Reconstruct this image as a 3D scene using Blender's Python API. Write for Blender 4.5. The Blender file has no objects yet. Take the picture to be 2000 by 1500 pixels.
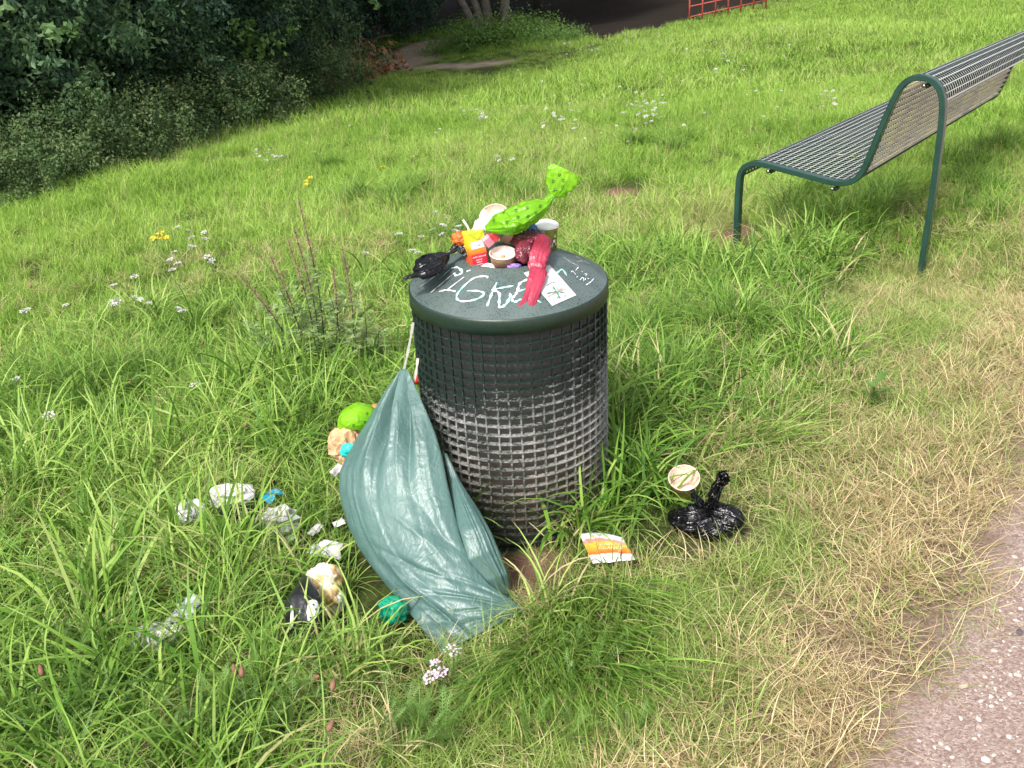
import bpy, bmesh, math, random
import numpy as np
from mathutils import Vector, Matrix, noise as mnoise
random.seed(7); RNG = np.random.default_rng(7)
S = bpy.context.scene; COL = S.collection
R = math.radians; PI = math.pi; TAU = 2*math.pi

# ------------------------------------------------------------------ camera, light, exposure
CAMP = np.array([-0.0042, -2.4870, 1.6558]); PITCH = 0.46977; ROLL = 0.05231; FPX = 2022.0
cam = bpy.data.cameras.new('camera'); cam.lens = 36*FPX/2000; cam.sensor_width = 36
cam.clip_start = .05; cam.clip_end = 500
camo = bpy.data.objects.new('camera', cam); COL.objects.link(camo); S.camera = camo
_fw = np.array([0, math.cos(PITCH), -math.sin(PITCH)]); _r = np.array([1., 0, 0]); _u = np.array([0, math.sin(PITCH), math.cos(PITCH)])
_cr, _sr = math.cos(ROLL), math.sin(ROLL)
_xr = _r*_cr - _u*_sr; _yu = _r*_sr + _u*_cr
camo.matrix_world = Matrix(((_xr[0], _yu[0], -_fw[0], CAMP[0]), (_xr[1], _yu[1], -_fw[1], CAMP[1]), (_xr[2], _yu[2], -_fw[2], CAMP[2]), (0, 0, 0, 1)))

SUN_EL, SUN_AZ = R(52), R(-150)      # azimuth clockwise from +Y, where the sun stands
world = bpy.data.worlds.new('World'); S.world = world; world.use_nodes = True
nt = world.node_tree; nt.nodes.clear()
sky = nt.nodes.new('ShaderNodeTexSky'); sky.sky_type = 'NISHITA'; sky.sun_disc = False
sky.sun_elevation = SUN_EL; sky.sun_rotation = SUN_AZ; sky.air_density = 1.0; sky.dust_density = 4.0; sky.ozone_density = 1.0
hs = nt.nodes.new('ShaderNodeHueSaturation'); hs.inputs['Saturation'].default_value = .42
bg = nt.nodes.new('ShaderNodeBackground'); bg.inputs['Strength'].default_value = .15
wo = nt.nodes.new('ShaderNodeOutputWorld')
nt.links.new(sky.outputs[0], hs.inputs['Color']); nt.links.new(hs.outputs[0], bg.inputs[0]); nt.links.new(bg.outputs[0], wo.inputs[0])
sl = bpy.data.lights.new('sun', 'SUN'); sl.energy = 2.7; sl.angle = R(10); sl.color = (1, .965, .91)
slo = bpy.data.objects.new('sun', sl); COL.objects.link(slo)
sd = Vector((math.sin(SUN_AZ)*math.cos(SUN_EL), math.cos(SUN_AZ)*math.cos(SUN_EL), math.sin(SUN_EL)))
slo.rotation_euler = sd.to_track_quat('Z', 'Y').to_euler()
S.view_settings.view_transform = 'Standard'; S.view_settings.look = 'None'; S.view_settings.gamma = 1
S.view_settings.exposure = .62; S.view_settings.use_curve_mapping = False
S.cycles.max_bounces = 6; S.cycles.diffuse_bounces = 3; S.cycles.glossy_bounces = 3; S.cycles.transmission_bounces = 4
S.cycles.transparent_max_bounces = 6; S.cycles.caustics_reflective = False; S.cycles.caustics_refractive = False

# ------------------------------------------------------------------ pixel -> place helpers (photo pixels, 2000 x 1500)
def ray(x, y):
    X, Y = x-1000, 750-y
    d = _fw + _xr*X/FPX + _yu*Y/FPX
    return d/np.linalg.norm(d)
GX, GY = -.0456, .111
def terrain(x, y):
    x = np.asarray(x, float); y = np.asarray(y, float)
    ye = y - .6*np.logaddexp(0, (y-25)/2.0)*2.0
    z = -(GX*x + GY*ye)
    d = np.hypot(x, y)
    a = np.clip((d-.5)/1.5, 0, 1)
    z = z + a*(.012*np.sin(2.1*x+1.3*y)+.010*np.sin(3.7*x-2.9*y+1)+.02*np.sin(.7*x+.5*y))
    z = z-.135*np.exp(-(((x-2.05)/.62)**2+((y-2.0)/.75)**2))
    far = np.clip((d-6)/10, 0, 1)
    return z + far*(.08*np.sin(.45*x+.3*y)+.06*np.sin(.9*x-.6*y+2))
def gp(x, y):
    d = ray(x, y); a, b = .5, 120.
    t = np.geomspace(.5, 200, 600); P = CAMP[None]+t[:, None]*d
    h = P[:, 2]-terrain(P[:, 0], P[:, 1])
    i = np.argmax(h < 0)
    if h[i] >= 0: return P[-1]
    a, b = t[i-1], t[i]
    for _ in range(30):
        m = (a+b)/2; p = CAMP+m*d
        if p[2]-terrain(p[0], p[1]) > 0: a = m
        else: b = m
    return CAMP+b*d
def pd(x, y, dist):
    d = ray(x, y); return CAMP+d*dist/math.hypot(d[0], d[1])
def wy(x, y, Y):
    d = ray(x, y); return CAMP+d*(Y-CAMP[1])/d[1]

# ------------------------------------------------------------------ object helpers
def tag(o, label=None, cat=None, group=None, kind=None):
    if label: o['label'] = label
    if cat: o['category'] = cat
    if group: o['group'] = group
    if kind: o['kind'] = kind
    return o
def thing(name, label, cat, loc=(0, 0, 0), rz=0, group=None):
    o = bpy.data.objects.new(name, None); o.empty_display_size = .1; COL.objects.link(o)
    o.location = Vector(loc); o.rotation_euler = (0, 0, rz); return tag(o, label, cat, group)
def link(name, me, mat=None, parent=None, label=None, cat=None, group=None, kind=None, world_verts=False):
    o = bpy.data.objects.new(name, me); COL.objects.link(o)
    if mat is not None and len(me.materials) == 0: me.materials.append(mat)
    if parent is not None:
        o.parent = parent
        if world_verts:      # vertices are in world space: undo the parent's transform
            m = Matrix.Identity(4)
            pp = parent; chain = []
            while pp: chain.append(pp); pp = pp.parent
            for q in reversed(chain): m = m @ (q.matrix_parent_inverse @ q.matrix_basis)
            o.matrix_parent_inverse = m.inverted()
    return tag(o, label, cat, group, kind)
def mk(name, V, F, smooth=True, attrs=None):
    V = np.asarray(V, np.float32)
    me = bpy.data.meshes.new(name)
    if isinstance(F, np.ndarray):
        n = F.shape[1]
        me.vertices.add(len(V)); me.vertices.foreach_set('co', V.ravel())
        me.loops.add(F.size); me.loops.foreach_set('vertex_index', F.astype(np.int32).ravel())
        me.polygons.add(len(F)); me.polygons.foreach_set('loop_start', np.arange(0, F.size, n, dtype=np.int32))
        try: me.polygons.foreach_set('loop_total', np.full(len(F), n, np.int32))
        except Exception: pass
        me.update(calc_edges=True)
    else:
        me.from_pydata([tuple(map(float, v)) for v in V], [], F)
    me.polygons.foreach_set('use_smooth', np.full(len(me.polygons), smooth))
    if attrs:
        for k, a in attrs.items():
            at = me.attributes.new(k, 'FLOAT', 'POINT'); at.data.foreach_set('value', np.asarray(a, np.float32))
    me.update(); return me
class MB:
    def __init__(s): s.V = []; s.F = []; s.n = 0
    def add(s, V, F):
        V = [tuple(map(float, v)) for v in V]
        s.F += [tuple(i+s.n for i in f) for f in F]; s.V += V; s.n += len(V)
    def box(s, c, d, M=None):
        c = np.array(c, float); d = np.array(d, float)/2
        v = np.array([[x, y, z] for x in (-1, 1) for y in (-1, 1) for z in (-1, 1)])*d
        if M is not None: v = v@np.array(M).T
        s.add(v+c, [(0, 1, 3, 2), (4, 6, 7, 5), (0, 4, 5, 1), (2, 3, 7, 6), (0, 2, 6, 4), (1, 5, 7, 3)])
    def tube(s, pts, r, n=8, cap=True, closed=False):
        pts = np.array(pts, float); N = len(pts); rr = np.broadcast_to(np.asarray(r, float), (N,))
        fr = frames(pts, closed); V = []; F = []
        for i in range(N):
            for k in range(n):
                a = TAU*k/n; V.append(pts[i]+rr[i]*(math.cos(a)*fr[i][0]+math.sin(a)*fr[i][1]))
        for i in range(N if closed else N-1):
            j = (i+1) % N
            for k in range(n):
                k2 = (k+1) % n; F.append((i*n+k, i*n+k2, j*n+k2, j*n+k))
        if cap and not closed: F.append(tuple(range(n))[::-1]); F.append(tuple((N-1)*n+k for k in range(n)))
        s.add(V, F)
    def lathe(s, prof, n=48, c=(0, 0, 0)):
        V = []; F = []; m = len(prof)
        for k in range(n):
            a = TAU*k/n
            for r, z in prof: V.append((c[0]+r*math.cos(a), c[1]+r*math.sin(a), c[2]+z))
        for k in range(n):
            k2 = (k+1) % n
            for i in range(m-1): F.append((k*m+i, k2*m+i, k2*m+i+1, k*m+i+1))
        s.add(V, F)
    def mesh(s, name, smooth=True): return mk(name, s.V, s.F, smooth)
def frames(pts, closed=False):
    N = len(pts); out = []; prev = None
    for i in range(N):
        if closed: t = pts[(i+1) % N]-pts[i-1]
        else: t = pts[min(i+1, N-1)]-pts[max(i-1, 0)]
        t = t/(np.linalg.norm(t)+1e-12)
        if prev is None:
            a = np.array([0, 0, 1.]) if abs(t[2]) < .9 else np.array([1., 0, 0])
            u = np.cross(a, t)
        else: u = prev-t*(prev@t)
        u = u/(np.linalg.norm(u)+1e-12); prev = u
        out.append((u, np.cross(t, u), t))
    return out
def spline(P, n):
    P = np.array(P, float); m = len(P)
    Q = np.vstack([2*P[0]-P[1], P, 2*P[-1]-P[-2]]); out = []
    for t in np.linspace(0, m-1, n):
        i = min(int(t), m-2); f = t-i
        a, b, c, d = Q[i], Q[i+1], Q[i+2], Q[i+3]
        out.append(.5*((2*b)+(c-a)*f+(2*a-5*b+4*c-d)*f*f+(3*b-a-3*c+d)*f**3))
    return np.array(out)
def fbm(V, sc, seed=0, oct=3):
    out = np.zeros(len(V)); off = Vector((seed*13.1, seed*7.7, seed*3.3))
    for i, v in enumerate(V): out[i] = mnoise.fractal(Vector(v)*sc+off, 1.0, 2.0, oct)
    return out
def copy_obj(o, parent=None):
    c = o.copy(); COL.objects.link(c)
    if parent is not None: c.parent = parent
    for ch in list(o.children): copy_obj(ch, c)
    return c
def bev(o, w=.002, seg=2):
    m = o.modifiers.new('bevel', 'BEVEL'); m.width = w; m.segments = seg; m.limit_method = 'ANGLE'; return o

# ------------------------------------------------------------------ materials
def nodes(name):
    m = bpy.data.materials.new(name); m.use_nodes = True; t = m.node_tree; t.nodes.clear()
    out = t.nodes.new('ShaderNodeOutputMaterial'); b = t.nodes.new('ShaderNodeBsdfPrincipled')
    t.links.new(b.outputs[0], out.inputs[0])
    N = lambda k, **kw: _mkn(t, k, kw)
    return m, t, b, out, N
def _mkn(t, k, kw):
    n = t.nodes.new(k)
    for a, v in kw.items():
        if isinstance(a, str) and hasattr(n, a): setattr(n, a, v)
    return n
def ramp(t, fac, stops, interp='LINEAR'):
    n = t.nodes.new('ShaderNodeValToRGB'); cr = n.color_ramp; cr.interpolation = interp
    while len(cr.elements) < len(stops): cr.elements.new(.5)
    for e, (p, c) in zip(cr.elements, stops):
        e.position = p; e.color = (*c, 1) if len(c) == 3 else c
    if fac is not None: t.links.new(fac, n.inputs[0])
    return n
def noise(t, scale, detail=4, rough=.6, coord=None, dist=0.):
    n = t.nodes.new('ShaderNodeTexNoise'); n.inputs['Scale'].default_value = scale; n.inputs['Detail'].default_value = detail
    n.inputs['Roughness'].default_value = rough; n.inputs['Distortion'].default_value = dist
    if coord is not None: t.links.new(coord, n.inputs['Vector'])
    return n
def objc(t):
    n = t.nodes.new('ShaderNodeTexCoord'); return n.outputs['Object']
def mixc(t, fac, a, b, mode='MIX'):
    n = t.nodes.new('ShaderNodeMix'); n.data_type = 'RGBA'; n.blend_type = mode
    for s_, v in ((n.inputs[0], fac), (n.inputs[6], a), (n.inputs[7], b)):
        if hasattr(v, 'links'): t.links.new(v, s_)
        elif isinstance(v, (tuple, list)): s_.default_value = (*v, 1)
        else: s_.default_value = v
    return n.outputs[2]
def mathn(t, op, a, b=0.):
    n = t.nodes.new('ShaderNodeMath'); n.operation = op
    for s_, v in ((n.inputs[0], a), (n.inputs[1], b)):
        if hasattr(v, 'links'): t.links.new(v, s_)
        else: s_.default_value = v
    return n.outputs[0]
def bump(t, b, h, strength=.3, dist=.002):
    n = t.nodes.new('ShaderNodeBump'); n.inputs['Strength'].default_value = strength; n.inputs['Distance'].default_value = dist
    t.links.new(h, n.inputs['Height']); t.links.new(n.outputs[0], b.inputs['Normal']); return n
def simple(name, col, rough=.5, var=.25, scale=40, bstr=.0, bscale=80, metal=0, spec=.5, col2=None, trans=0., bdist=.002):
    m, t, b, out, N = nodes(name); c = objc(t)
    n = noise(t, scale, 4, .6, c)
    c2 = col2 or tuple(min(1, x*(1+var)) for x in col); c1 = tuple(x*(1-var) for x in col) if col2 is None else col
    r = ramp(t, n.outputs[0], [(.35, c1), (.65, c2)]); t.links.new(r.outputs[0], b.inputs['Base Color'])
    b.inputs['Roughness'].default_value = rough; b.inputs['Metallic'].default_value = metal; b.inputs['Specular IOR Level'].default_value = spec
    if bstr: bump(t, b, noise(t, bscale, 5, .6, c).outputs[0], bstr, bdist)
    if trans:
        tr = t.nodes.new('ShaderNodeBsdfTranslucent'); t.links.new(r.outputs[0], tr.inputs[0])
        mx = t.nodes.new('ShaderNodeMixShader'); mx.inputs[0].default_value = trans
        t.links.new(b.outputs[0], mx.inputs[1]); t.links.new(tr.outputs[0], mx.inputs[2]); t.links.new(mx.outputs[0], out.inputs[0])
    return m
def bagmat(name, col, rough=.28, wr=.5, scale=22, trans=.15, col2=None, spec=.5, stretch=(1, 1, .35)):
    """thin plastic film: glossy, with fine stretched creases"""
    m, t, b, out, N = nodes(name); c = objc(t)
    mp = t.nodes.new('ShaderNodeMapping'); mp.inputs['Scale'].default_value = stretch; t.links.new(c, mp.inputs[0])
    n = noise(t, scale*.4, 3, .5, c)
    r = ramp(t, n.outputs[0], [(.3, tuple(x*.8 for x in col)), (.7, col2 or tuple(min(1, x*1.2) for x in col))])
    t.links.new(r.outputs[0], b.inputs['Base Color']); b.inputs['Roughness'].default_value = rough
    b.inputs['Specular IOR Level'].default_value = spec
    w = noise(t, scale*1.6, 2, .5, mp.outputs[0], 1.5)
    rg = mathn(t, 'ABSOLUTE', mathn(t, 'SUBTRACT', w.outputs[0], .5))
    bump(t, b, rg, wr*.55, .008)
    if trans:
        tr = t.nodes.new('ShaderNodeBsdfTranslucent'); t.links.new(r.outputs[0], tr.inputs[0])
        mx = t.nodes.new('ShaderNodeMixShader'); mx.inputs[0].default_value = trans
        t.links.new(b.outputs[0], mx.inputs[1]); t.links.new(tr.outputs[0], mx.inputs[2]); t.links.new(mx.outputs[0], out.inputs[0])
    return m
def grassmat(name, green, dryc=((.50, .42, .20), (.62, .52, .30)), trans=.30, rough=.45):
    """green: list of 4 colours dark to light; per blade attribute c, along-blade t, per tuft dry / tone"""
    m, t, b, out, N = nodes(name)
    def at(nm, ty='GEOMETRY'):
        a = t.nodes.new('ShaderNodeAttribute'); a.attribute_name = nm; a.attribute_type = ty; return a.outputs['Fac']
    cc = at('c'); tt = at('t'); dry = at('dry', 'INSTANCER'); tone = at('tone', 'INSTANCER')
    v = mathn(t, 'ADD', mathn(t, 'MULTIPLY', cc, .70), mathn(t, 'MULTIPLY', tone, .45))
    g = ramp(t, v, [(0., green[0]), (.35, green[1]), (.65, green[2]), (1., green[3])])
    tipf = mathn(t, 'MULTIPLY', mathn(t, 'POWER', tt, 3.), .35)
    gt = mixc(t, tipf, g.outputs[0], (.32, .40, .09))
    dr = ramp(t, cc, [(0., dryc[0]), (1., dryc[1])])
    # a blade is dry when its own random number lies under the tuft's dryness
    cmp_ = t.nodes.new('ShaderNodeMath'); cmp_.operation = 'SUBTRACT'; cmp_.use_clamp = False
    t.links.new(dry, cmp_.inputs[0]); t.links.new(at('c2'), cmp_.inputs[1])
    k = mathn(t, 'MULTIPLY', cmp_.outputs[0], 7.)
    cl = t.nodes.new('ShaderNodeClamp'); t.links.new(k, cl.inputs[0])
    col = mixc(t, cl.outputs[0], gt, dr.outputs[0])
    t.links.new(col, b.inputs['Base Color']); b.inputs['Roughness'].default_value = rough; b.inputs['Specular IOR Level'].default_value = .20
    tr = t.nodes.new('ShaderNodeBsdfTranslucent'); t.links.new(col, tr.inputs[0])
    mx = t.nodes.new('ShaderNodeMixShader'); mx.inputs[0].default_value = trans
    t.links.new(b.outputs[0], mx.inputs[1]); t.links.new(tr.outputs[0], mx.inputs[2]); t.links.new(mx.outputs[0], out.inputs[0])
    return m
def leafmat(name, cols, trans=.25, rough=.5):
    m, t, b, out, N = nodes(name)
    a = t.nodes.new('ShaderNodeAttribute'); a.attribute_name = 'c'
    oi = t.nodes.new('ShaderNodeObjectInfo')
    v = mathn(t, 'ADD', mathn(t, 'MULTIPLY', a.outputs['Fac'], .85), mathn(t, 'MULTIPLY', oi.outputs['Random'], .15))
    k = len(cols); g = ramp(t, v, [(i/(k-1), c) for i, c in enumerate(cols)])
    t.links.new(g.outputs[0], b.inputs['Base Color']); b.inputs['Roughness'].default_value = rough; b.inputs['Specular IOR Level'].default_value = .3
    tr = t.nodes.new('ShaderNodeBsdfTranslucent'); t.links.new(g.outputs[0], tr.inputs[0])
    mx = t.nodes.new('ShaderNodeMixShader'); mx.inputs[0].default_value = trans
    t.links.new(b.outputs[0], mx.inputs[1]); t.links.new(tr.outputs[0], mx.inputs[2]); t.links.new(mx.outputs[0], out.inputs[0])
    return m

G_LUSH = grassmat('lush_grass_blade', [(.024, .068, .013), (.085, .21, .026), (.20, .37, .050), (.42, .57, .15)], trans=.24)
G_MEAD = grassmat('meadow_grass_blade', [(.062, .155, .018), (.165, .335, .036), (.32, .51, .075), (.50, .66, .18)], dryc=((.40, .36, .15), (.60, .52, .30)), trans=.32)
G_STRAW = grassmat('trampled_grass_blade', [(.08, .15, .025), (.15, .25, .04), (.27, .38, .08), (.42, .50, .18)], dryc=((.28, .19, .09), (.80, .66, .38)), trans=.2)

# ------------------------------------------------------------------ zones of the place (world space)
path_px = [(1560, 1800), (1690, 1500), (1760, 1390), (1850, 1270), (1905, 1150), (1950, 1040), (2000, 925), (2060, 800)]
pl = [gp(*q)[:2] for q in path_px]
pl += [np.array([2.55, 1.6]), np.array([3.6, 3.6]), np.array([5.2, 6.6]), np.array([8.0, 11.5]), np.array([13, 20])]
pl = [pl[0]-(pl[1]-pl[0])*6]+pl
PL = np.array(pl)
def pathdist(x, y):
    """signed distance to the path edge, positive on the grass side"""
    P = np.stack([np.asarray(x, float), np.asarray(y, float)], -1)
    best = np.full(P.shape[:-1], 1e9); sg = np.ones(P.shape[:-1])
    for a, b in zip(PL[:-1], PL[1:]):
        ab = b-a; t = np.clip(((P-a)@ab)/(ab@ab), 0, 1)
        d = P-(a+t[..., None]*ab); dd = np.hypot(d[..., 0], d[..., 1])
        cr = ab[0]*(P[..., 1]-a[1])-ab[1]*(P[..., 0]-a[0])
        m = dd < best; best = np.where(m, dd, best); sg = np.where(m, np.sign(cr), sg)
    return best*sg
hedge_px = [(-300, 480), (0, 400), (150, 348), (300, 302), (430, 243), (560, 192), (700, 160)]
HL = np.array([gp(*q)[:2] for q in hedge_px])
wood_px = [(700, 160), (760, 100), (900, 92), (1000, 62), (1090, 74), (1180, 82), (1250, 66), (1345, 42), (1430, 26), (1530, 0)]
def sm(a, b, x): t = np.clip((x-a)/(b-a), 0, 1); return t*t*(3-2*t)
def pnoise(x, y, s, seed=0):
    x = np.asarray(x, float)*s; y = np.asarray(y, float)*s; r = np.random.default_rng(seed); o = 0; tot = 0
    for k in range(5):
        a = r.uniform(0, TAU); f = r.uniform(.7, 2.4); w = 1/f
        o = o+w*np.sin(f*(x*math.cos(a)+y*math.sin(a))+r.uniform(0, TAU)+1.3*np.sin(f*.6*(x*math.sin(a)-y*math.cos(a))+r.uniform(0, 6))); tot += w
    return .5+.5*o/tot
def polar(P): d = P-CAMP[:2]; return np.degrees(np.arctan2(d[..., 0], d[..., 1])), np.hypot(d[..., 0], d[..., 1])
_w = np.array([gp(*q)[:2] for q in wood_px]); waz, wd = polar(_w); haz, hd = polar(HL)
EAZ = np.concatenate([haz, waz[1:], [40.]]); ED = np.concatenate([hd, wd[1:], [60.]])
o_ = np.argsort(EAZ); EAZ, ED = EAZ[o_], ED[o_]
def woodedge(x, y):
    """distance past the meadow's far edge (positive = in the wood)"""
    az, d = polar(np.stack([np.asarray(x, float), np.asarray(y, float)], -1))
    return d-np.interp(az, EAZ, ED)
fp = np.array([gp(*q)[:2] for q in [(560, 116), (640, 122), (700, 130), (800, 134), (905, 131), (960, 124)]])
BD0 = [gp(*q)[:2] for q in ((800, 116), (835, 100), (875, 92))]
def baredirt(x, y):
    return np.min([np.hypot(x-c[0], (y-c[1])*.45)/1.1 for c in BD0], axis=0)
def farpath(x, y):
    P = np.stack([np.asarray(x, float), np.asarray(y, float)], -1); best = np.full(P.shape[:-1], 1e9)
    for a, b in zip(fp[:-1], fp[1:]):
        ab = b-a; t = np.clip(((P-a)@ab)/(ab@ab), 0, 1); d = P-(a+t[..., None]*ab); best = np.minimum(best, np.hypot(d[..., 0], d[..., 1]))
    return best
soil_px = [((1040, 1128), .13), ((1010, 1150), .08), ((1085, 1095), .06), ((1405, 452), .26), ((1208, 376), .17)]
SOIL = [(gp(*q)[:2], r) for q, r in soil_px]
def soil(x, y):
    o = np.zeros_like(np.asarray(x, float))
    for (c, r) in SOIL: o = np.maximum(o, 1-sm(r*.5, r*1.1, np.hypot(x-c[0], (y-c[1])*(1.0 if r < .12 else .8))))
    return o

# ------------------------------------------------------------------ ground sheet (polar grid round the camera's foot)
def build_ground():
    na = 420; rs = np.concatenate([np.linspace(.3, 6, 190), np.geomspace(6.1, 70, 130), [85, 120, 200, 300]])
    az = np.linspace(0, TAU, na, endpoint=False)
    # finer in front
    az = az+.75*np.sin(az)*-1.0*.9
    A, Rr = np.meshgrid(az, rs); X = CAMP[0]+Rr*np.sin(A); Y = CAMP[1]+Rr*np.cos(A)
    Z = terrain(X, Y)
    Z = np.where(Y < -12, terrain(X, np.full_like(Y, -12.)), Z)
    p = pathdist(X, Y)
    Z = Z-.012*sm(.02, -.10, p)*(Rr < 40)
    V = np.stack([X, Y, Z], -1).reshape(-1, 3); nr = len(rs)
    i = np.arange(nr-1)[:, None]*na; j = np.arange(na)[None]; j2 = (j+1) % na
    F = np.stack([i+j, i+na+j, i+na+j2, i+j2], -1).reshape(-1, 4)
    nv = len(V); V = np.vstack([V, [[CAMP[0], CAMP[1], float(terrain(CAMP[0], CAMP[1]))]]])
    fl = [tuple(f) for f in F]+[(nv, k, (k+1) % na) for k in range(na)]
    x, y = V[:, 0], V[:, 1]
    pp = pathdist(x, y)+.05*(pnoise(x, y, 18, 3)-.5)
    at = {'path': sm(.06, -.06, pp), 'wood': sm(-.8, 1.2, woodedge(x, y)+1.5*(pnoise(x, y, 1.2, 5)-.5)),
          'fpath': np.maximum(sm(.55, .2, farpath(x, y)+.5*(pnoise(x, y, 1.5, 8)-.5))*(np.hypot(x, y) > 12), .8*sm(1., .6, baredirt(x, y))),
          'soil': soil(x, y), 'dry': sm(.55, .0, pp-.25)}
    me = mk('ground', V, fl, True, at)
    m, t, b, out, N = nodes('ground_surface')
    def A_(n): a = t.nodes.new('ShaderNodeAttribute'); a.attribute_name = n; return a.outputs['Fac']
    g = t.nodes.new('ShaderNodeNewGeometry').outputs['Position']
    n1 = noise(t, 3, 5, .6, g); n2 = noise(t, 60, 5, .65, g); n3 = noise(t, 260, 4, .7, g)
    grass = ramp(t, n2.outputs[0], [(.3, (.028, .04, .012)), (.55, (.07, .10, .02)), (.75, (.14, .15, .06))]).outputs[0]
    drys = ramp(t, n2.outputs[0], [(.3, (.16, .10, .075)), (.55, (.28, .20, .14)), (.75, (.42, .33, .23))]).outputs[0]
    soilc = ramp(t, n3.outputs[0], [(.3, (.13, .065, .045)), (.55, (.25, .14, .10)), (.75, (.38, .25, .18))]).outputs[0]
    vo = t.nodes.new('ShaderNodeTexVoronoi'); vo.inputs['Scale'].default_value = 210; t.links.new(g, vo.inputs['Vector'])
    sc_ = t.nodes.new('ShaderNodeSeparateColor'); t.links.new(vo.outputs['Color'], sc_.inputs[0])
    pth = ramp(t, mathn(t, 'ADD', mathn(t, 'MULTIPLY', n3.outputs[0], .5), mathn(t, 'MULTIPLY', sc_.outputs[0], .5)), [(.25, (.26, .17, .145)), (.45, (.42, .29, .25)), (.62, (.52, .40, .36)), (.78, (.66, .57, .52))]).outputs[0]
    pth = mixc(t, mathn(t, 'MULTIPLY', n1.outputs[0], .5), pth, (.46, .34, .28))
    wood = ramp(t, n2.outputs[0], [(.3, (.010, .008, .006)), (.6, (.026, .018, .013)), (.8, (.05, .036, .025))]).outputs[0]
    fpc = ramp(t, n1.outputs[0], [(.3, (.34, .26, .18)), (.7, (.52, .42, .32))]).outputs[0]
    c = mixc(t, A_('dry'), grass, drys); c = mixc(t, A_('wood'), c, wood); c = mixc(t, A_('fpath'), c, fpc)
    c = mixc(t, A_('soil'), c, soilc); c = mixc(t, A_('path'), c, pth)
    t.links.new(c, b.inputs['Base Color']); b.inputs['Roughness'].default_value = .95; b.inputs['Specular IOR Level'].default_value = .2
    bump(t, b, mathn(t, 'ADD', n3.outputs[0], n2.outputs[0]), .9, .008)
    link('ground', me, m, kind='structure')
build_ground()

# ------------------------------------------------------------------ grass: tufts of real blades, set out by geometry nodes
def tuft(name, mat, n, rad, L, W, lean, curve, spread=TAU, segs=6, az0=0, seed=0, zlift=0, wavy=.0, tip=.06, power=1.6):
    r = np.random.default_rng(seed)
    a0 = r.uniform(0, TAU, n); rr = rad*np.sqrt(r.uniform(0, 1, n)); x = rr*np.cos(a0); y = rr*np.sin(a0)
    az = az0+(r.uniform(-.5, .5, n)*spread if spread < 6 else r.uniform(0, TAU, n))
    Ls = r.uniform(*L, n); Ws = r.uniform(*W, n); th0 = r.uniform(*lean, n); cv = r.uniform(*curve, n)
    s = np.linspace(0, 1, segs+1); V = []; T = []
    P = np.stack([x, y, r.uniform(0, 1, n)*zlift], -1); d0 = np.stack([np.cos(az), np.sin(az)], -1)
    turn = r.normal(0, wavy, n)
    tw = r.uniform(-.9, .9, n); rows = []
    for k, sk in enumerate(s):
        th = np.minimum(th0+cv*sk**power, 2.6); a = az+turn*sk
        d = np.stack([np.cos(a)*np.sin(th), np.sin(a)*np.sin(th), np.cos(th)], -1)
        if k: P = P+d*(Ls/segs)[:, None]
        P[:, 2] = np.maximum(P[:, 2], .002)
        side = np.stack([-np.sin(a), np.cos(a), np.zeros(n)], -1); nrm = np.cross(side, d)
        q = side*np.cos(tw*sk)[:, None]+nrm*np.sin(tw*sk)[:, None]
        w = Ws*(.55+.75*sk if sk < .35 else (1-(sk-.35)/.65)**.75*(1-tip)+tip)*.5
        rows.append(np.stack([P-q*w[:, None], P+q*w[:, None]], 1))
    V = np.stack(rows, 1).reshape(-1, 3)     # n, segs+1, 2, 3
    m = segs+1; base = (np.arange(n)*m*2)[:, None]; k = np.arange(segs)[None]*2
    F = np.stack([base+k, base+k+1, base+k+3, base+k+2], -1).reshape(-1, 4)
    c = np.repeat(r.uniform(0, 1, n), m*2); c2 = np.repeat(r.uniform(0, 1, n), m*2); tt = np.tile(np.repeat(s, 2), n)
    me = mk(name, V, F, True, {'c': c, 'c2': c2, 't': tt}); me.materials.append(mat)
    return me
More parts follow.
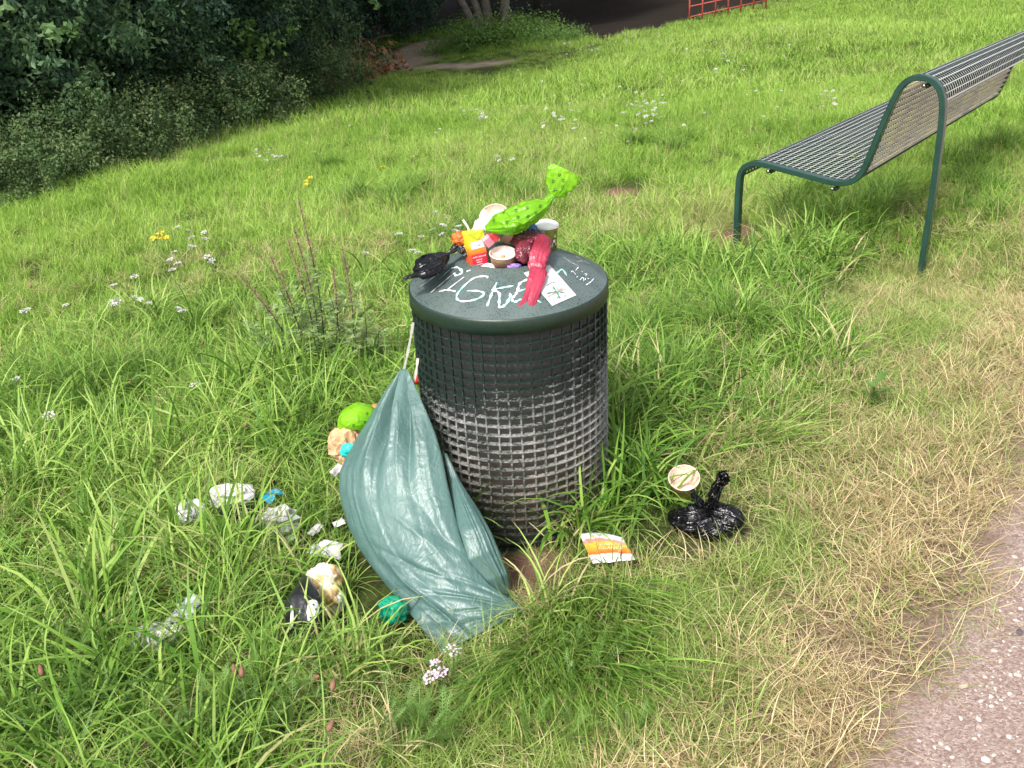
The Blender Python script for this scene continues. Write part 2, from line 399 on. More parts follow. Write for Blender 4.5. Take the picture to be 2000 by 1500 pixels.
def field(name, label, cat, protos, P, rotz, tilt, scale, dry, tone, idx):
    me = bpy.data.meshes.new(name); me.vertices.add(len(P)); me.vertices.foreach_set('co', np.asarray(P, np.float32).ravel())
    rot = np.zeros((len(P), 3), np.float32); rot[:, 0] = tilt[:, 0]; rot[:, 1] = tilt[:, 1]; rot[:, 2] = rotz
    a = me.attributes.new('rot', 'FLOAT_VECTOR', 'POINT'); a.data.foreach_set('vector', rot.ravel())
    for k, v in (('sc', scale), ('dry', dry), ('tone', tone)):
        a = me.attributes.new(k, 'FLOAT', 'POINT'); a.data.foreach_set('value', np.asarray(v, np.float32))
    a = me.attributes.new('idx', 'INT', 'POINT'); a.data.foreach_set('value', np.asarray(idx, np.int32))
    o = link(name, me, None, label=label, cat=cat, kind='stuff')
    ng = bpy.data.node_groups.new(name+'_nodes', 'GeometryNodeTree')
    ng.interface.new_socket('Geometry', in_out='INPUT', socket_type='NodeSocketGeometry')
    ng.interface.new_socket('Geometry', in_out='OUTPUT', socket_type='NodeSocketGeometry')
    gi = ng.nodes.new('NodeGroupInput'); go = ng.nodes.new('NodeGroupOutput')
    iop = ng.nodes.new('GeometryNodeInstanceOnPoints'); j = ng.nodes.new('GeometryNodeJoinGeometry')
    for pm in protos:
        po = bpy.data.objects.new('tuft', pm)
        oi = ng.nodes.new('GeometryNodeObjectInfo'); oi.inputs['Object'].default_value = po; oi.inputs['As Instance'].default_value = True
        ng.links.new(oi.outputs['Geometry'], j.inputs[0])
    def na(nm, ty):
        n = ng.nodes.new('GeometryNodeInputNamedAttribute'); n.data_type = ty; n.inputs['Name'].default_value = nm; return n.outputs['Attribute']
    ng.links.new(gi.outputs[0], iop.inputs['Points']); ng.links.new(j.outputs[0], iop.inputs['Instance'])
    iop.inputs['Pick Instance'].default_value = True
    ng.links.new(na('idx', 'INT'), iop.inputs['Instance Index']); ng.links.new(na('rot', 'FLOAT_VECTOR'), iop.inputs['Rotation'])
    ng.links.new(na('sc', 'FLOAT'), iop.inputs['Scale']); ng.links.new(iop.outputs[0], go.inputs[0])
    md = o.modifiers.new('set_out', 'NODES'); md.node_group = ng
    return o
def scatter(r0, r1, dens, az0=-41, az1=41, seed=0):
    r = np.random.default_rng(seed); area = R(az1-az0)/2*(r1*r1-r0*r0); n = int(area*dens)
    d = np.sqrt(r.uniform(r0*r0, r1*r1, n)); a = R(az0)+r.uniform(0, 1, n)*R(az1-az0)
    return CAMP[0]+d*np.sin(a), CAMP[1]+d*np.cos(a), r
SRC = bpy.data.objects  # prototypes are not linked to the scene
def keep_clear(x, y):
    """not inside the bin"""
    return np.hypot(x, y) > .262
# places where litter lies: shorter, pushed-down grass there
LIT = [(gp(*q)[:2], rr) for q, rr in [((370, 1030), .06), ((455, 1000), .08), ((480, 1045), .11), ((545, 1060), .09), ((635, 1110), .10), ((645, 1185), .10), ((595, 1235), .12),
       ((350, 1235), .11), ((300, 1275), .08), ((762, 1225), .09), ((1332, 962), .13), ((1300, 1020), .12), ((1375, 1040), .16), ((1440, 1050), .12), ((1185, 1085), .11), ((530, 985), .07), ((700, 940), .07), ]]
LOW = [(gp(*q)[:2], rr) for q, rr in [((1800, 590), .26), ((1800, 640), .26), ((1440, 500), .16), ((1432, 520), .16), ((1410, 470), .30), ((1208, 390), .34), ((1410, 455), .28)]]
def lowz(x, y):
    o = np.zeros_like(x)
    for c, rr in LOW: o = np.maximum(o, 1-sm(rr*.6, rr*1.2, np.hypot(x-c[0], y-c[1])))
    return o
def litter(x, y, k=1.0):
    o = np.zeros_like(x)
    for c, rr in LIT: o = np.maximum(o, 1-sm(rr*.7*k, rr*1.15*k, np.hypot(x-c[0], y-c[1])))
    return o
BAGP = np.array([gp(*q)[:2] for q in [(690, 1080), (720, 1190), (800, 1290), (850, 1345), (960, 1330), (1050, 1225), (1010, 1150), (940, 1060), (880, 980), (780, 980)]])
def inpoly(x, y, Pq):
    c = np.zeros(x.shape, bool); n = len(Pq)
    for i in range(n):
        a, b = Pq[i], Pq[(i+1) % n]
        m = ((a[1] > y) != (b[1] > y)) & (x < (b[0]-a[0])*(y-a[1])/(b[1]-a[1]+1e-12)+a[0]); c ^= m
    return c
def greenness():
    pass
def build_grass():
    # zone of trampled dry grass: beside the path
    def dryness(x, y):
        p = pathdist(x, y)
        w = np.interp(y, [-1.3, -.9, -.6, -.2, .2, 1., 3.], [.92, .90, .80, .74, .74, .62, .5])
        d = 1-sm(w*.55, w*1.3, p+.25*(pnoise(x, y, 5, 11)-.5))
        d = np.maximum(d, 1.0*(1-sm(.22, .50, np.minimum(np.hypot((x-1.95), (y-1.98)), np.minimum(np.hypot(x-1.84, y-1.7), np.hypot(x-1.68, y-1.4))))))       # worn ground behind the bench leg
        d = np.maximum(d, .55*sm(.3, .62, 1-np.hypot((x-.95)/1.1, (y-3.5)/.9)))        # yellowed turf before the bench
        return d
    lush = [tuft('lush_tuft', G_LUSH, 34, .055, (.12, .32), (.0035, .0085), (.1, .75), (.5, 1.9), seed=s_, wavy=.4) for s_ in range(7)]
    lush += [tuft('lush_tuft', G_LUSH, 46, .06, (.10, .26), (.0022, .0045), (.15, .9), (.4, 1.5), seed=20+s_, wavy=.5) for s_ in range(4)]
    wide = [tuft('wide_tuft', G_LUSH, 9, .03, (.22, .42), (.008, .013), (.15, .7), (.7, 2.0), seed=40+s_, wavy=.5, segs=9) for s_ in range(4)]
    # --- near, lush
    x, y, r = scatter(.55, 5.2, 230, seed=1)
    dr = dryness(x, y); p = pathdist(x, y); sh = litter(x, y); so = soil(x, y)
    k = (dr < .22+.4*r.uniform(0, 1, len(x))) & ~((np.hypot(x-1.93, y-1.95) < .3) & (r.uniform(0, 1, len(x)) < .85)) & (p > .08) & keep_clear(x, y) & (so < .25) & (~inpoly(x, y, BAGP)) & (sh < 2)
    comb = ((x > .0) & (x < .26) & (y < -.46) & (y > -.78))
    k &= ~(comb & (r.uniform(0, 1, len(x)) < .72))
    x, y, dr, sh = x[k], y[k], dr[k], sh[k]; n = len(x)
    sc = (1-.62*lowz(x, y))*r.uniform(.6, 1.25, n)*(.52+.78*pnoise(x, y, 3.2, 2))*(1-.68*sh)
    nearbin = np.exp(-((np.hypot(x, y)-.33)/.22)**2)*(x > .05); sc *= 1+.35*nearbin
    sc *= np.where(dr > .3, .7, 1)*np.where((y > 1.4), .85, 1)
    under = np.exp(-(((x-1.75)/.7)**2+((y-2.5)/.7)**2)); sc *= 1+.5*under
    right = sm(.35, .8, x)*(y < 1.2); sc *= 1-.25*right
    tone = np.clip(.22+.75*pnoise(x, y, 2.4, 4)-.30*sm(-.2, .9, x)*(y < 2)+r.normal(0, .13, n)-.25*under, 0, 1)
    dry = np.clip(.04+.9*dr+.16*(pnoise(x, y, 2., 9)-.35)+.1*sm(0., .6, x)*(y < 1), 0, 1)
    tilt = np.stack([r.normal(0, .22, n), r.normal(0, .22, n)], -1)
    field('lush_grass', 'long bright green grass standing all round the bin and across the left foreground', 'grass', lush,
          np.stack([x, y, terrain(x, y)], -1), r.uniform(0, TAU, n), tilt, sc, dry, tone, r.integers(0, len(lush), n))
    # --- broad coarse blades
    x, y, r = scatter(.7, 5.2, 20, seed=2)
    dr = dryness(x, y); sh = litter(x, y, 1.5)
    k = (dr < .35) & keep_clear(x, y) & (np.hypot(x, y) > .33) & (pathdist(x, y) > .3) & (~inpoly(x, y, BAGP)) & (sh < .2) & (soil(x, y) < .1) & (lowz(x, y) < .2) & ((pnoise(x, y, 2.6, 31) > .42) | (np.hypot(x-.3, y-.3) < .4)); x, y = x[k], y[k]; n = len(x)
    # extra ones hugging the right side of the bin
    ang = r.uniform(-.5, 2.2, 46); rd = r.uniform(.285, .42, 46); x = np.append(x, rd*np.cos(ang)); y = np.append(y, rd*np.sin(ang)); ang = np.array([-.35, -.6, -.8, -1.05, -1.2, -2.2, -2.5, -2.35, -.7, -.5]); x = np.append(x, .285*np.cos(ang)); y = np.append(y, .285*np.sin(ang)); n = len(x)
    field('broad_bladed_grass', 'broad bladed coarse grass standing over the finer lawn, thickest at the right side of the bin', 'grass', wide,
          np.stack([x, y, terrain(x, y)], -1), r.uniform(0, TAU, n), np.zeros((n, 2))+r.normal(0, .1, (n, 2)), r.uniform(.7, 1.1, n), np.full(n, .03), np.clip(r.normal(.45, .2, n), 0, 1), r.integers(0, len(wide), n))
    # --- combed, flattened long grass in front of the bin and to its right
    cb = [tuft('combed_tuft', G_LUSH, 24, .06, (.12, .32), (.0022, .0056), (.75, 1.4), (.15, .8), spread=1.1, seed=60+s_, zlift=.02, wavy=.35, segs=8) for s_ in range(5)]
    pts = []
    for i in range(300):
        u = r.uniform(0, 1); v = r.uniform(0, 1)**1.2
        px_, py_ = (985+u*250, 1150+v*190); q = gp(px_, py_); pts.append((q[0], q[1], -PI/2+(px_-1110)/330*.7+r.normal(0, .16)))
    for i in range(0):
        px_, py_ = r.uniform(1230, 1330), r.uniform(1130, 1260); q = gp(px_, py_); pts.append((q[0], q[1], -.2+(py_-1130)/300*-.9+r.normal(0, .6)))
    for i in range(30):
        px_, py_ = r.uniform(1400, 1560), r.uniform(800, 900); q = gp(px_, py_); pts.append((q[0], q[1], .4+r.normal(0, .6)))
    pts = np.array(pts); k = (soil(pts[:, 0], pts[:, 1]) < .4) & keep_clear(pts[:, 0], pts[:, 1]) & (litter(pts[:, 0], pts[:, 1]) < .3) & ~inpoly(pts[:, 0], pts[:, 1], BAGP); pts = pts[k]; n = len(pts)
    field('combed_grass', 'long fine grass lying combed flat in front of the bin and right of it', 'grass', cb,
          np.stack([pts[:, 0], pts[:, 1], terrain(pts[:, 0], pts[:, 1])+.005], -1), pts[:, 2], r.normal(0, .06, (n, 2)), r.uniform(.45, 1.0, n), np.clip(r.normal(.14, .1, n)+.25*(pts[:, 0] > .35), 0, 1), np.clip(r.normal(.45, .3, n), 0, 1), r.integers(0, len(cb), n))
    # --- trampled straw
    st = [tuft('straw_tuft', G_STRAW, 56, .07, (.04, .14), (.0009, .0022), (.95, 1.62), (-.3, .4), seed=80+s_, zlift=.018, wavy=.9, segs=5) for s_ in range(7)]
    x, y, r = scatter(.9, 6.5, 520, -20, 41, seed=3)
    dr = dryness(x, y); p = pathdist(x, y)
    k = (r.uniform(0, 1, len(x)) < dr*1.2) & (p > -.02-.10*r.uniform(0, 1, len(x))**2) & keep_clear(x, y) & (litter(x, y) < .5)
    k &= r.uniform(0, 1, len(x)) < np.interp(p, [-.12, -.02, .06, .16, .4], [.05, .18, .40, .7, 1.])*(.45+.7*pnoise(x, y, 11, 77))
    x, y, dr, p = x[k], y[k], dr[k], p[k]; n = len(x)
    patch = pnoise(x, y, 5.5, 21)
    dry = np.clip(.16+.42*dr+.45*sm(.55, .08, p)-.5*sm(.48, .72, patch)+r.normal(0, .14, n), .05, 1)
    field('trampled_dry_grass', 'trampled straw coloured grass lying flat along the edge of the gravel path', 'dry grass', st,
          np.stack([x, y, terrain(x, y)+.002], -1), r.uniform(0, TAU, n), r.normal(0, .06, (n, 2)), r.uniform(.6, 1.15, n), dry, np.clip(r.normal(.45, .25, n), 0, 1), r.integers(0, len(st), n))
    # short upright green blades in the worn strip
    tn = [tuft('short_tuft', G_STRAW, 26, .05, (.04, .12), (.0014, .003), (.3, 1.3), (.1, 1.0), seed=100+s_, wavy=.5, segs=5) for s_ in range(4)]
    x, y, r = scatter(.9, 6.5, 260, -20, 41, seed=4)
    dr = dryness(x, y); p = pathdist(x, y)
    k = (dr > .15) & (p > .12) & keep_clear(x, y) & (pnoise(x, y, 6, 41) > .38) & (litter(x, y) < .5) & (soil(x, y) < .5); x, y, dr = x[k], y[k], dr[k]; n = len(x)
    field('short_turf', 'short half green turf growing through the trampled straw', 'grass', tn,
          np.stack([x, y, terrain(x, y)], -1), r.uniform(0, TAU, n), r.normal(0, .1, (n, 2)), r.uniform(.7, 1.2, n), np.clip(.15+.5*dr+r.normal(0, .1, n), 0, 1), np.clip(r.normal(.4, .2, n), 0, 1), r.integers(0, len(tn), n))
    x, y, r = scatter(.55, 6.5, 46, seed=44); k = (dryness(x, y) < .5) & (pathdist(x, y) > .3) & keep_clear(x, y) & (soil(x, y) < .2) & ~inpoly(x, y, BAGP) & (litter(x, y) < .3); x, y = x[k], y[k]; n = len(x)
    field('thatch', 'brown dead thatch lying under the living grass', 'thatch', st, np.stack([x, y, terrain(x, y)+.02+.05*r.uniform(0, 1, n)], -1), r.uniform(0, TAU, n), r.normal(0, .2, (n, 2)), r.uniform(.6, 1.2, n), r.uniform(.4, 1, n), np.clip(r.normal(.3, .2, n), 0, 1), r.integers(0, len(st), n))
    # straw litter on the bare soil by the bin
    x = []; y = []
    for (c, rr) in SOIL[:3]:
        for i in range(4): a_ = r.uniform(0, TAU); q_ = rr*r.uniform(.5, 1.1); x.append(c[0]+q_*math.cos(a_)); y.append(c[1]+q_*math.sin(a_))
    x = np.array(x); y = np.array(y); n = len(x); k = keep_clear(x, y); x, y = x[k], y[k]; n = len(x)
    field('straw_wisps', 'brown dead straw lying on the bare soil at the foot of the bin', 'straw', st,
          np.stack([x, y, terrain(x, y)+.002], -1), r.uniform(0, TAU, n), r.normal(0, .06, (n, 2)), r.uniform(.35, .6, n), np.ones(n), np.zeros(n), r.integers(0, len(st), n))
    # --- middle meadow
    mid = [tuft('meadow_tuft', G_MEAD, 52, .085, (.06, .17), (.0022, .0042), (.1, .95), (.3, 1.5), seed=120+s_, segs=4, wavy=.4) for s_ in range(8)]
    x, y, r = scatter(5.0, 13.5, 150, seed=5)
    k = (pathdist(x, y) > .1) & (woodedge(x, y) < .3) & (soil(x, y) < .35); x, y = x[k], y[k]; n = len(x)
    wet = pnoise(x, y, 1.1, 14); az, d = polar(np.stack([x, y], -1))
    tone = np.clip(-.05+1.05*wet+r.normal(0, .16, n), 0, 1); dr = dryness(x, y)
    dry = np.clip(.03+.22*sm(.5, .85, pnoise(x, y, .9, 15))+.45*dr*(d < 8)+r.normal(0, .04, n), 0, .7)
    field('meadow_grass', 'bright green hay meadow grass across the middle of the slope', 'grass', mid,
          np.stack([x, y, terrain(x, y)], -1), r.uniform(0, TAU, n), r.normal(0, .12, (n, 2)), (1-.5*lowz(x, y))*r.uniform(.6, 1.15, n)*(.6+.7*pnoise(x, y, 1.9, 16)), dry, tone, r.integers(0, len(mid), n))
    # bluish arching tussocks
    tus = [tuft('tussock', G_LUSH, 120, .10, (.3, .5), (.003, .006), (.1, .9), (.8, 1.9), seed=140+s_, segs=7, wavy=.2) for s_ in range(3)]
    tp = [(800, 385), (770, 400), (830, 375), (700, 400), (1250, 290), (1300, 300), (1340, 285), (900, 470), (640, 330), (200, 770), (120, 790), (60, 800), (300, 760), (1010, 400), (960, 380), (1540, 430), (1590, 450), (1640, 440), (1700, 430), (1740, 400), (1680, 470), (1600, 400), (1900, 420), (1960, 300), (1880, 330), (1940, 380), (1250, 700), (1330, 640), (1420, 650), (1300, 760)]
    tp = [gp(*q) for q in tp]; P = np.array([(q[0]+r.normal(0, .06), q[1]+r.normal(0, .1), 0) for q in tp for _ in range(3)]); P[:, 2] = terrain(P[:, 0], P[:, 1]); n = len(P)
    k = keep_clear(P[:, 0], P[:, 1]) & (np.hypot(P[:, 0], P[:, 1]) > .4); P = P[k]; n = len(P)
    field('grass_tussocks', 'arching dark green grass tussocks dotted over the meadow and under the bench', 'grass', tus,
          P, r.uniform(0, TAU, n), r.normal(0, .1, (n, 2)), r.uniform(.5, .85, n), np.full(n, .02), np.clip(r.normal(.2, .1, n), 0, 1), r.integers(0, 3, n))
    sk = [tuft('stalk_tuft', G_STRAW, 5, .06, (.20, .36), (.0014, .0024), (.02, .35), (.1, .6), seed=180+s_, segs=5, wavy=.1) for s_ in range(3)]
    x, y, r = scatter(2.2, 15, 14, seed=45); k = (woodedge(x, y) < 0) & (pathdist(x, y) > .5) & (np.hypot(x, y) > .5) & (pnoise(x, y, .8, 46) > .38) & (lowz(x, y) < .2); x, y = x[k], y[k]; n = len(x)
    field('seed_stalks', 'thin tan flowering stalks of grass standing above the meadow', 'grass stalks', sk, np.stack([x, y, terrain(x, y)], -1), r.uniform(0, TAU, n), r.normal(0, .1, (n, 2)), r.uniform(.6, 1.0, n), r.uniform(.5, 1, n), r.uniform(.2, .6, n), r.integers(0, 3, n))
    # --- far meadow
    farp = [tuft('far_tuft', G_MEAD, 70, .26, (.07, .20), (.005, .010), (.1, .9), (.1, 1.2), seed=160+s_, segs=3) for s_ in range(6)]
    x, y, r = scatter(13., 64, 18, seed=6)
    az, d = polar(np.stack([x, y], -1)); we = woodedge(x, y)
    k = (pathdist(x, y) > .3) & (we < .6*r.uniform(0, 1, len(x))) & (farpath(x, y) > .22+.35*r.uniform(0, 1, len(x))+.1*(x < -.6)) & (baredirt(x, y) > .8)
    k |= (we >= 0) & (we < 6) & (az > -8) & (az < 4) & (farpath(x, y) > .7) & (baredirt(x, y) > .8) & (pnoise(x, y, .8, 55) > .45)
    x, y, d, az = x[k], y[k], d[k], az[k]; n = len(x)
    tone = np.clip(.15+.75*pnoise(x, y, .45, 17)-.30*sm(12, 2, np.abs(x+3))*sm(16, 22, y)+.15*sm(2, 10, az)+r.normal(0, .14, n), 0, 1)
    field('far_meadow_grass', 'distant bright green meadow grass running up to the edge of the wood', 'grass', farp,
          np.stack([x, y, terrain(x, y)], -1), r.uniform(0, TAU, n), r.normal(0, .1, (n, 2)), r.uniform(.6, 1.2, n)*(.45+.55*sm(.8, 3.5, farpath(x, y))), np.clip(.03+.25*pnoise(x, y, .5, 18)**2, 0, 1), tone, r.integers(0, len(farp), n))
build_grass()

# ================================================================== the litter bin
SC = .025; RB = 9.88*SC; RL_ = 10.25*SC; ZT = (25+2.62)*SC; ZB = (25+1.09)*SC; RO = 4.06*SC; ZO = (25+5.49)*SC
def powder(name, base, dirt=True, rough=.42):
    m, t, b, out, N = nodes(name); g = t.nodes.new('ShaderNodeNewGeometry').outputs['Position']
    sx = t.nodes.new('ShaderNodeSeparateXYZ'); t.links.new(g, sx.inputs[0])
    n1 = noise(t, 9, 5, .7, g); n2 = noise(t, 130, 4, .7, g)
    base_r = ramp(t, n2.outputs[0], [(.3, tuple(v*.75 for v in base)), (.7, tuple(v*1.3 for v in base))]).outputs[0]
    if dirt:
        # pale lime crust: most on the lower half, worn in patches
        h = ramp(t, sx.outputs[2], [(0., (.20,)*3), (.12, (.34,)*3), (.26, (.56,)*3), (.40, (.52,)*3), (.48, (.20,)*3), (.56, (.0,)*3)]).outputs[0]
        side = mathn(t, 'MULTIPLY', sx.outputs[0], .5)
        k = mathn(t, 'ADD', mathn(t, 'ADD', h, side), mathn(t, 'MULTIPLY', mathn(t, 'SUBTRACT', n1.outputs[0], .5), 1.3))
        k = mathn(t, 'ADD', k, mathn(t, 'MULTIPLY', mathn(t, 'SUBTRACT', n2.outputs[0], .5), 1.6))
        k = ramp(t, k, [(.24, (0,)*3), (1., (1,)*3)]).outputs[0]
        crust = ramp(t, sx.outputs[2], [(0., (.13, .10, .075)), (.16, (.30, .25, .20)), (.3, (.48, .47, .45)), (.5, (.52, .53, .53))]).outputs[0]
        base_r = mixc(t, k, base_r, crust)
        rr = mixc(t, k, (rough,)*3, (.9,)*3); t.links.new(rr, b.inputs['Roughness'])
    else: b.inputs['Roughness'].default_value = rough
    t.links.new(base_r, b.inputs['Base Color']); bump(t, b, n2.outputs[0], .3, .001)
    return m
def lidmat():
    m, t, b, out, N = nodes('lid_paint'); g = t.nodes.new('ShaderNodeNewGeometry').outputs['Position']
    n = noise(t, 14, 5, .65, g)
    vo = t.nodes.new('ShaderNodeTexVoronoi'); vo.feature = 'F1'; vo.inputs['Scale'].default_value = 190; t.links.new(g, vo.inputs['Vector'])
    vo.inputs['Randomness'].default_value = 1
    n3 = noise(t, 260, 3, .6, g)
    drop = ramp(t, mathn(t, 'ADD', vo.outputs['Distance'], mathn(t, 'MULTIPLY', n.outputs[0], .55)), [(.50, (1,)*3), (.58, (0,)*3)]).outputs[0]
    c = ramp(t, n.outputs[0], [(.3, (.075, .105, .098)), (.7, (.115, .15, .142))]).outputs[0]
    c = mixc(t, mathn(t, 'MULTIPLY', drop, .75), c, (.022, .045, .04))
    t.links.new(c, b.inputs['Base Color'])
    rr = mixc(t, drop, (.42,)*3, (.18,)*3); t.links.new(rr, b.inputs['Roughness']); b.inputs['Specular IOR Level'].default_value = .55
    bump(t, b, mathn(t, 'ADD', drop, mathn(t, 'MULTIPLY', n3.outputs[0], .3)), .35, .0015); return m
M_WIRE = powder('mesh_paint', (.013, .026, .021)); M_LID = lidmat(); M_RIM = powder('rim_paint', (.018, .036, .026), False, .4)
def linermat():
    m, t, b, out, N = nodes('liner_board'); g = t.nodes.new('ShaderNodeNewGeometry').outputs['Position']
    sx = t.nodes.new('ShaderNodeSeparateXYZ'); t.links.new(g, sx.inputs[0])
    mp = t.nodes.new('ShaderNodeMapping'); mp.inputs['Scale'].default_value = (1, 1, 5); t.links.new(g, mp.inputs[0])
    n = noise(t, 22, 7, .75, mp.outputs[0]); n2 = noise(t, 5, 3, .6, g)
    z = mathn(t, 'ADD', sx.outputs[2], mathn(t, 'MULTIPLY', mathn(t, 'SUBTRACT', n2.outputs[0], .5), .3))
    dirt = ramp(t, z, [(0., (.17, .125, .095)), (.2, (.19, .15, .12)), (.36, (.15, .135, .12)), (.52, (.11, .107, .103)), (.62, (.10, .10, .097))]).outputs[0]
    spl = ramp(t, n.outputs[0], [(.56, (0,)*3), (.74, (1,)*3)]).outputs[0]
    zz = ramp(t, sx.outputs[2], [(.05, (.1,)*3), (.25, (.7,)*3), (.42, (.6,)*3), (.56, (.1,)*3)]).outputs[0]
    c = mixc(t, mathn(t, 'MULTIPLY', spl, zz), dirt, (.38, .37, .35))
    t.links.new(mixc(t, .35, c, n.outputs[0], 'MULTIPLY') if False else c, b.inputs['Base Color']); b.inputs['Roughness'].default_value = .9
    bump(t, b, n.outputs[0], .8, .005); return m
bin_ = thing('litter_bin', 'dark green round wire mesh litter bin with a conical graffitied lid, crammed full', 'litter bin', (0, 0, 0))
b_ = MB(); b_.lathe([(.0, .012), (RB-.022, .012), (RB-.020, .05), (RB-.020, .30), (RB-.021, .66)], 72); link('liner', b_.mesh('liner'), linermat(), bin_)
# hoops: flat bars standing out from the liner
hb = MB(); n_ = 108; hw, ht = .013, .0026
prof = [(RB-hw/2, -ht/2), (RB+hw/2, -ht/2), (RB+hw/2, ht/2), (RB-hw/2, ht/2), (RB-hw/2, -ht/2)]
hb.lathe(prof, 72); hme = hb.mesh('hoop', False); hme.materials.append(M_WIRE)
for k in range(25):
    o = link('hoop', hme, None, bin_); o.location = (RNG.normal(0, .0006), RNG.normal(0, .0006), (25-k)*SC+RNG.normal(0, .0006)); o.rotation_euler = (RNG.normal(0, .0016), RNG.normal(0, .0016), RNG.uniform(0, 6))
ub = MB(); ub.box((RB+.0015, 0, .335), (.005, .0042, .67)); ume = ub.mesh('upright_wire', False); ume.materials.append(M_WIRE)
for k in range(54):
    o = link('upright_wire', ume, None, bin_); o.rotation_euler = (RNG.normal(0, .002), RNG.normal(0, .002), -PI/2-.061+k*TAU/54+RNG.normal(0, .002))
# lid: band, cone and rolled mouth
lb = MB(); lb.lathe([(RL_-.012, ZB-.002), (RL_, ZB), (RL_, ZT-.004), (RL_-.0015, ZT-.001), (RL_-.004, ZT+.001)], 128); link('lid_band', lb.mesh('lid_band'), M_RIM, bin_)
lb = MB(); cone = [(RL_-.004, ZT+.001)]
for i in range(1, 14):
    f = i/14; cone.append((RL_-.004+(RO-RL_+.004)*f, ZT+.001+(ZO-ZT)*(f+.05*math.sin(PI*f))))
cone += [(RO+.002, ZO-.0005), (RO-.001, ZO), (RO-.004, ZO-.003), (RO-.005, ZO-.02), (RO-.006, ZO-.055)]
lb.lathe(cone, 128); link('lid_cone', lb.mesh('lid_cone'), M_LID, bin_)
def conez(r): f = (RL_-.004-r)/(RL_-.004-RO); return ZT+.001+(ZO-ZT)*(f+.05*math.sin(PI*min(max(f, 0), 1)))
def oncone(x, y, off=.0008):
    d = ray(x, y); t0 = 1.9; t1 = 2.95
    ts = np.linspace(t0, t1, 800); P = CAMP+ts[:, None]*d; r = np.hypot(P[:, 0], P[:, 1])
    h = P[:, 2]-np.array([conez(q) if q < RL_ else -9 for q in r])
    i = int(np.argmax(h < 0)) if (h < 0).any() else 0
    idx = np.where((r < RL_-.003) & (h < 0))[0]
    i = idx[0] if len(idx) else int(np.argmin(np.abs(r-RL_)))
    p = CAMP+ts[max(i-1, 0)]*d
    q = CAMP+ts[i]*d; hp = p[2]-conez(np.hypot(p[0], p[1])); hq = q[2]-conez(np.hypot(q[0], q[1]))
    if hp > 0 > hq: p = p+(q-p)*hp/(hp-hq)
    nr = np.array([p[0], p[1], 0]); nr = nr/(np.linalg.norm(nr)+1e-9)*.42+np.array([0, 0, .9]); nr /= np.linalg.norm(nr)
    p[2] = conez(math.hypot(p[0], p[1])); return p+nr*off, nr
def stroke(mb, pts, w, off=.0009, n=None):
    s = spline(pts, n or max(6, len(pts)*6)) if len(pts) > 2 else np.linspace(pts[0], pts[1], 8)
    W = [oncone(q[0], q[1], off) for q in s]; V = []; F = []
    for i, (p, nr) in enumerate(W):
        a = W[min(i+1, len(W)-1)][0]-W[max(i-1, 0)][0]; sd_ = np.cross(a, nr); sd_ /= np.linalg.norm(sd_)+1e-9
        ww = w*(.8+.35*math.sin(i*1.1+pts[0][0]))*(.55 if i in (0, len(W)-1) else 1)
        V += [p-sd_*ww/2, p+sd_*ww/2]
    for i in range(len(W)-1): F.append((2*i, 2*i+1, 2*i+3, 2*i+2))
    mb.add(V, F)
def paintm(name, c1, c2, sc=30):
    m, t, b, out, N = nodes(name); g = t.nodes.new('ShaderNodeNewGeometry').outputs['Position']
    r = ramp(t, noise(t, sc, 3, .5, g).outputs[0], [(.42, c1), (.58, c2)]); t.links.new(r.outputs[0], b.inputs['Base Color']); b.inputs['Roughness'].default_value = .5; return m
M_G1 = paintm('graffiti_paint', (.42, .85, .80), (.80, .68, .78)); M_G2 = paintm('graffiti_cyan', (.38, .80, .75), (.50, .85, .80)); M_G3 = paintm('white_scrawl', (.78, .80, .80), (.85, .85, .85))
cz = lambda L: [(820+x/5.556, 500+y/5.556) for x, y in L]
gb = MB(); gc = MB(); gw = MB()
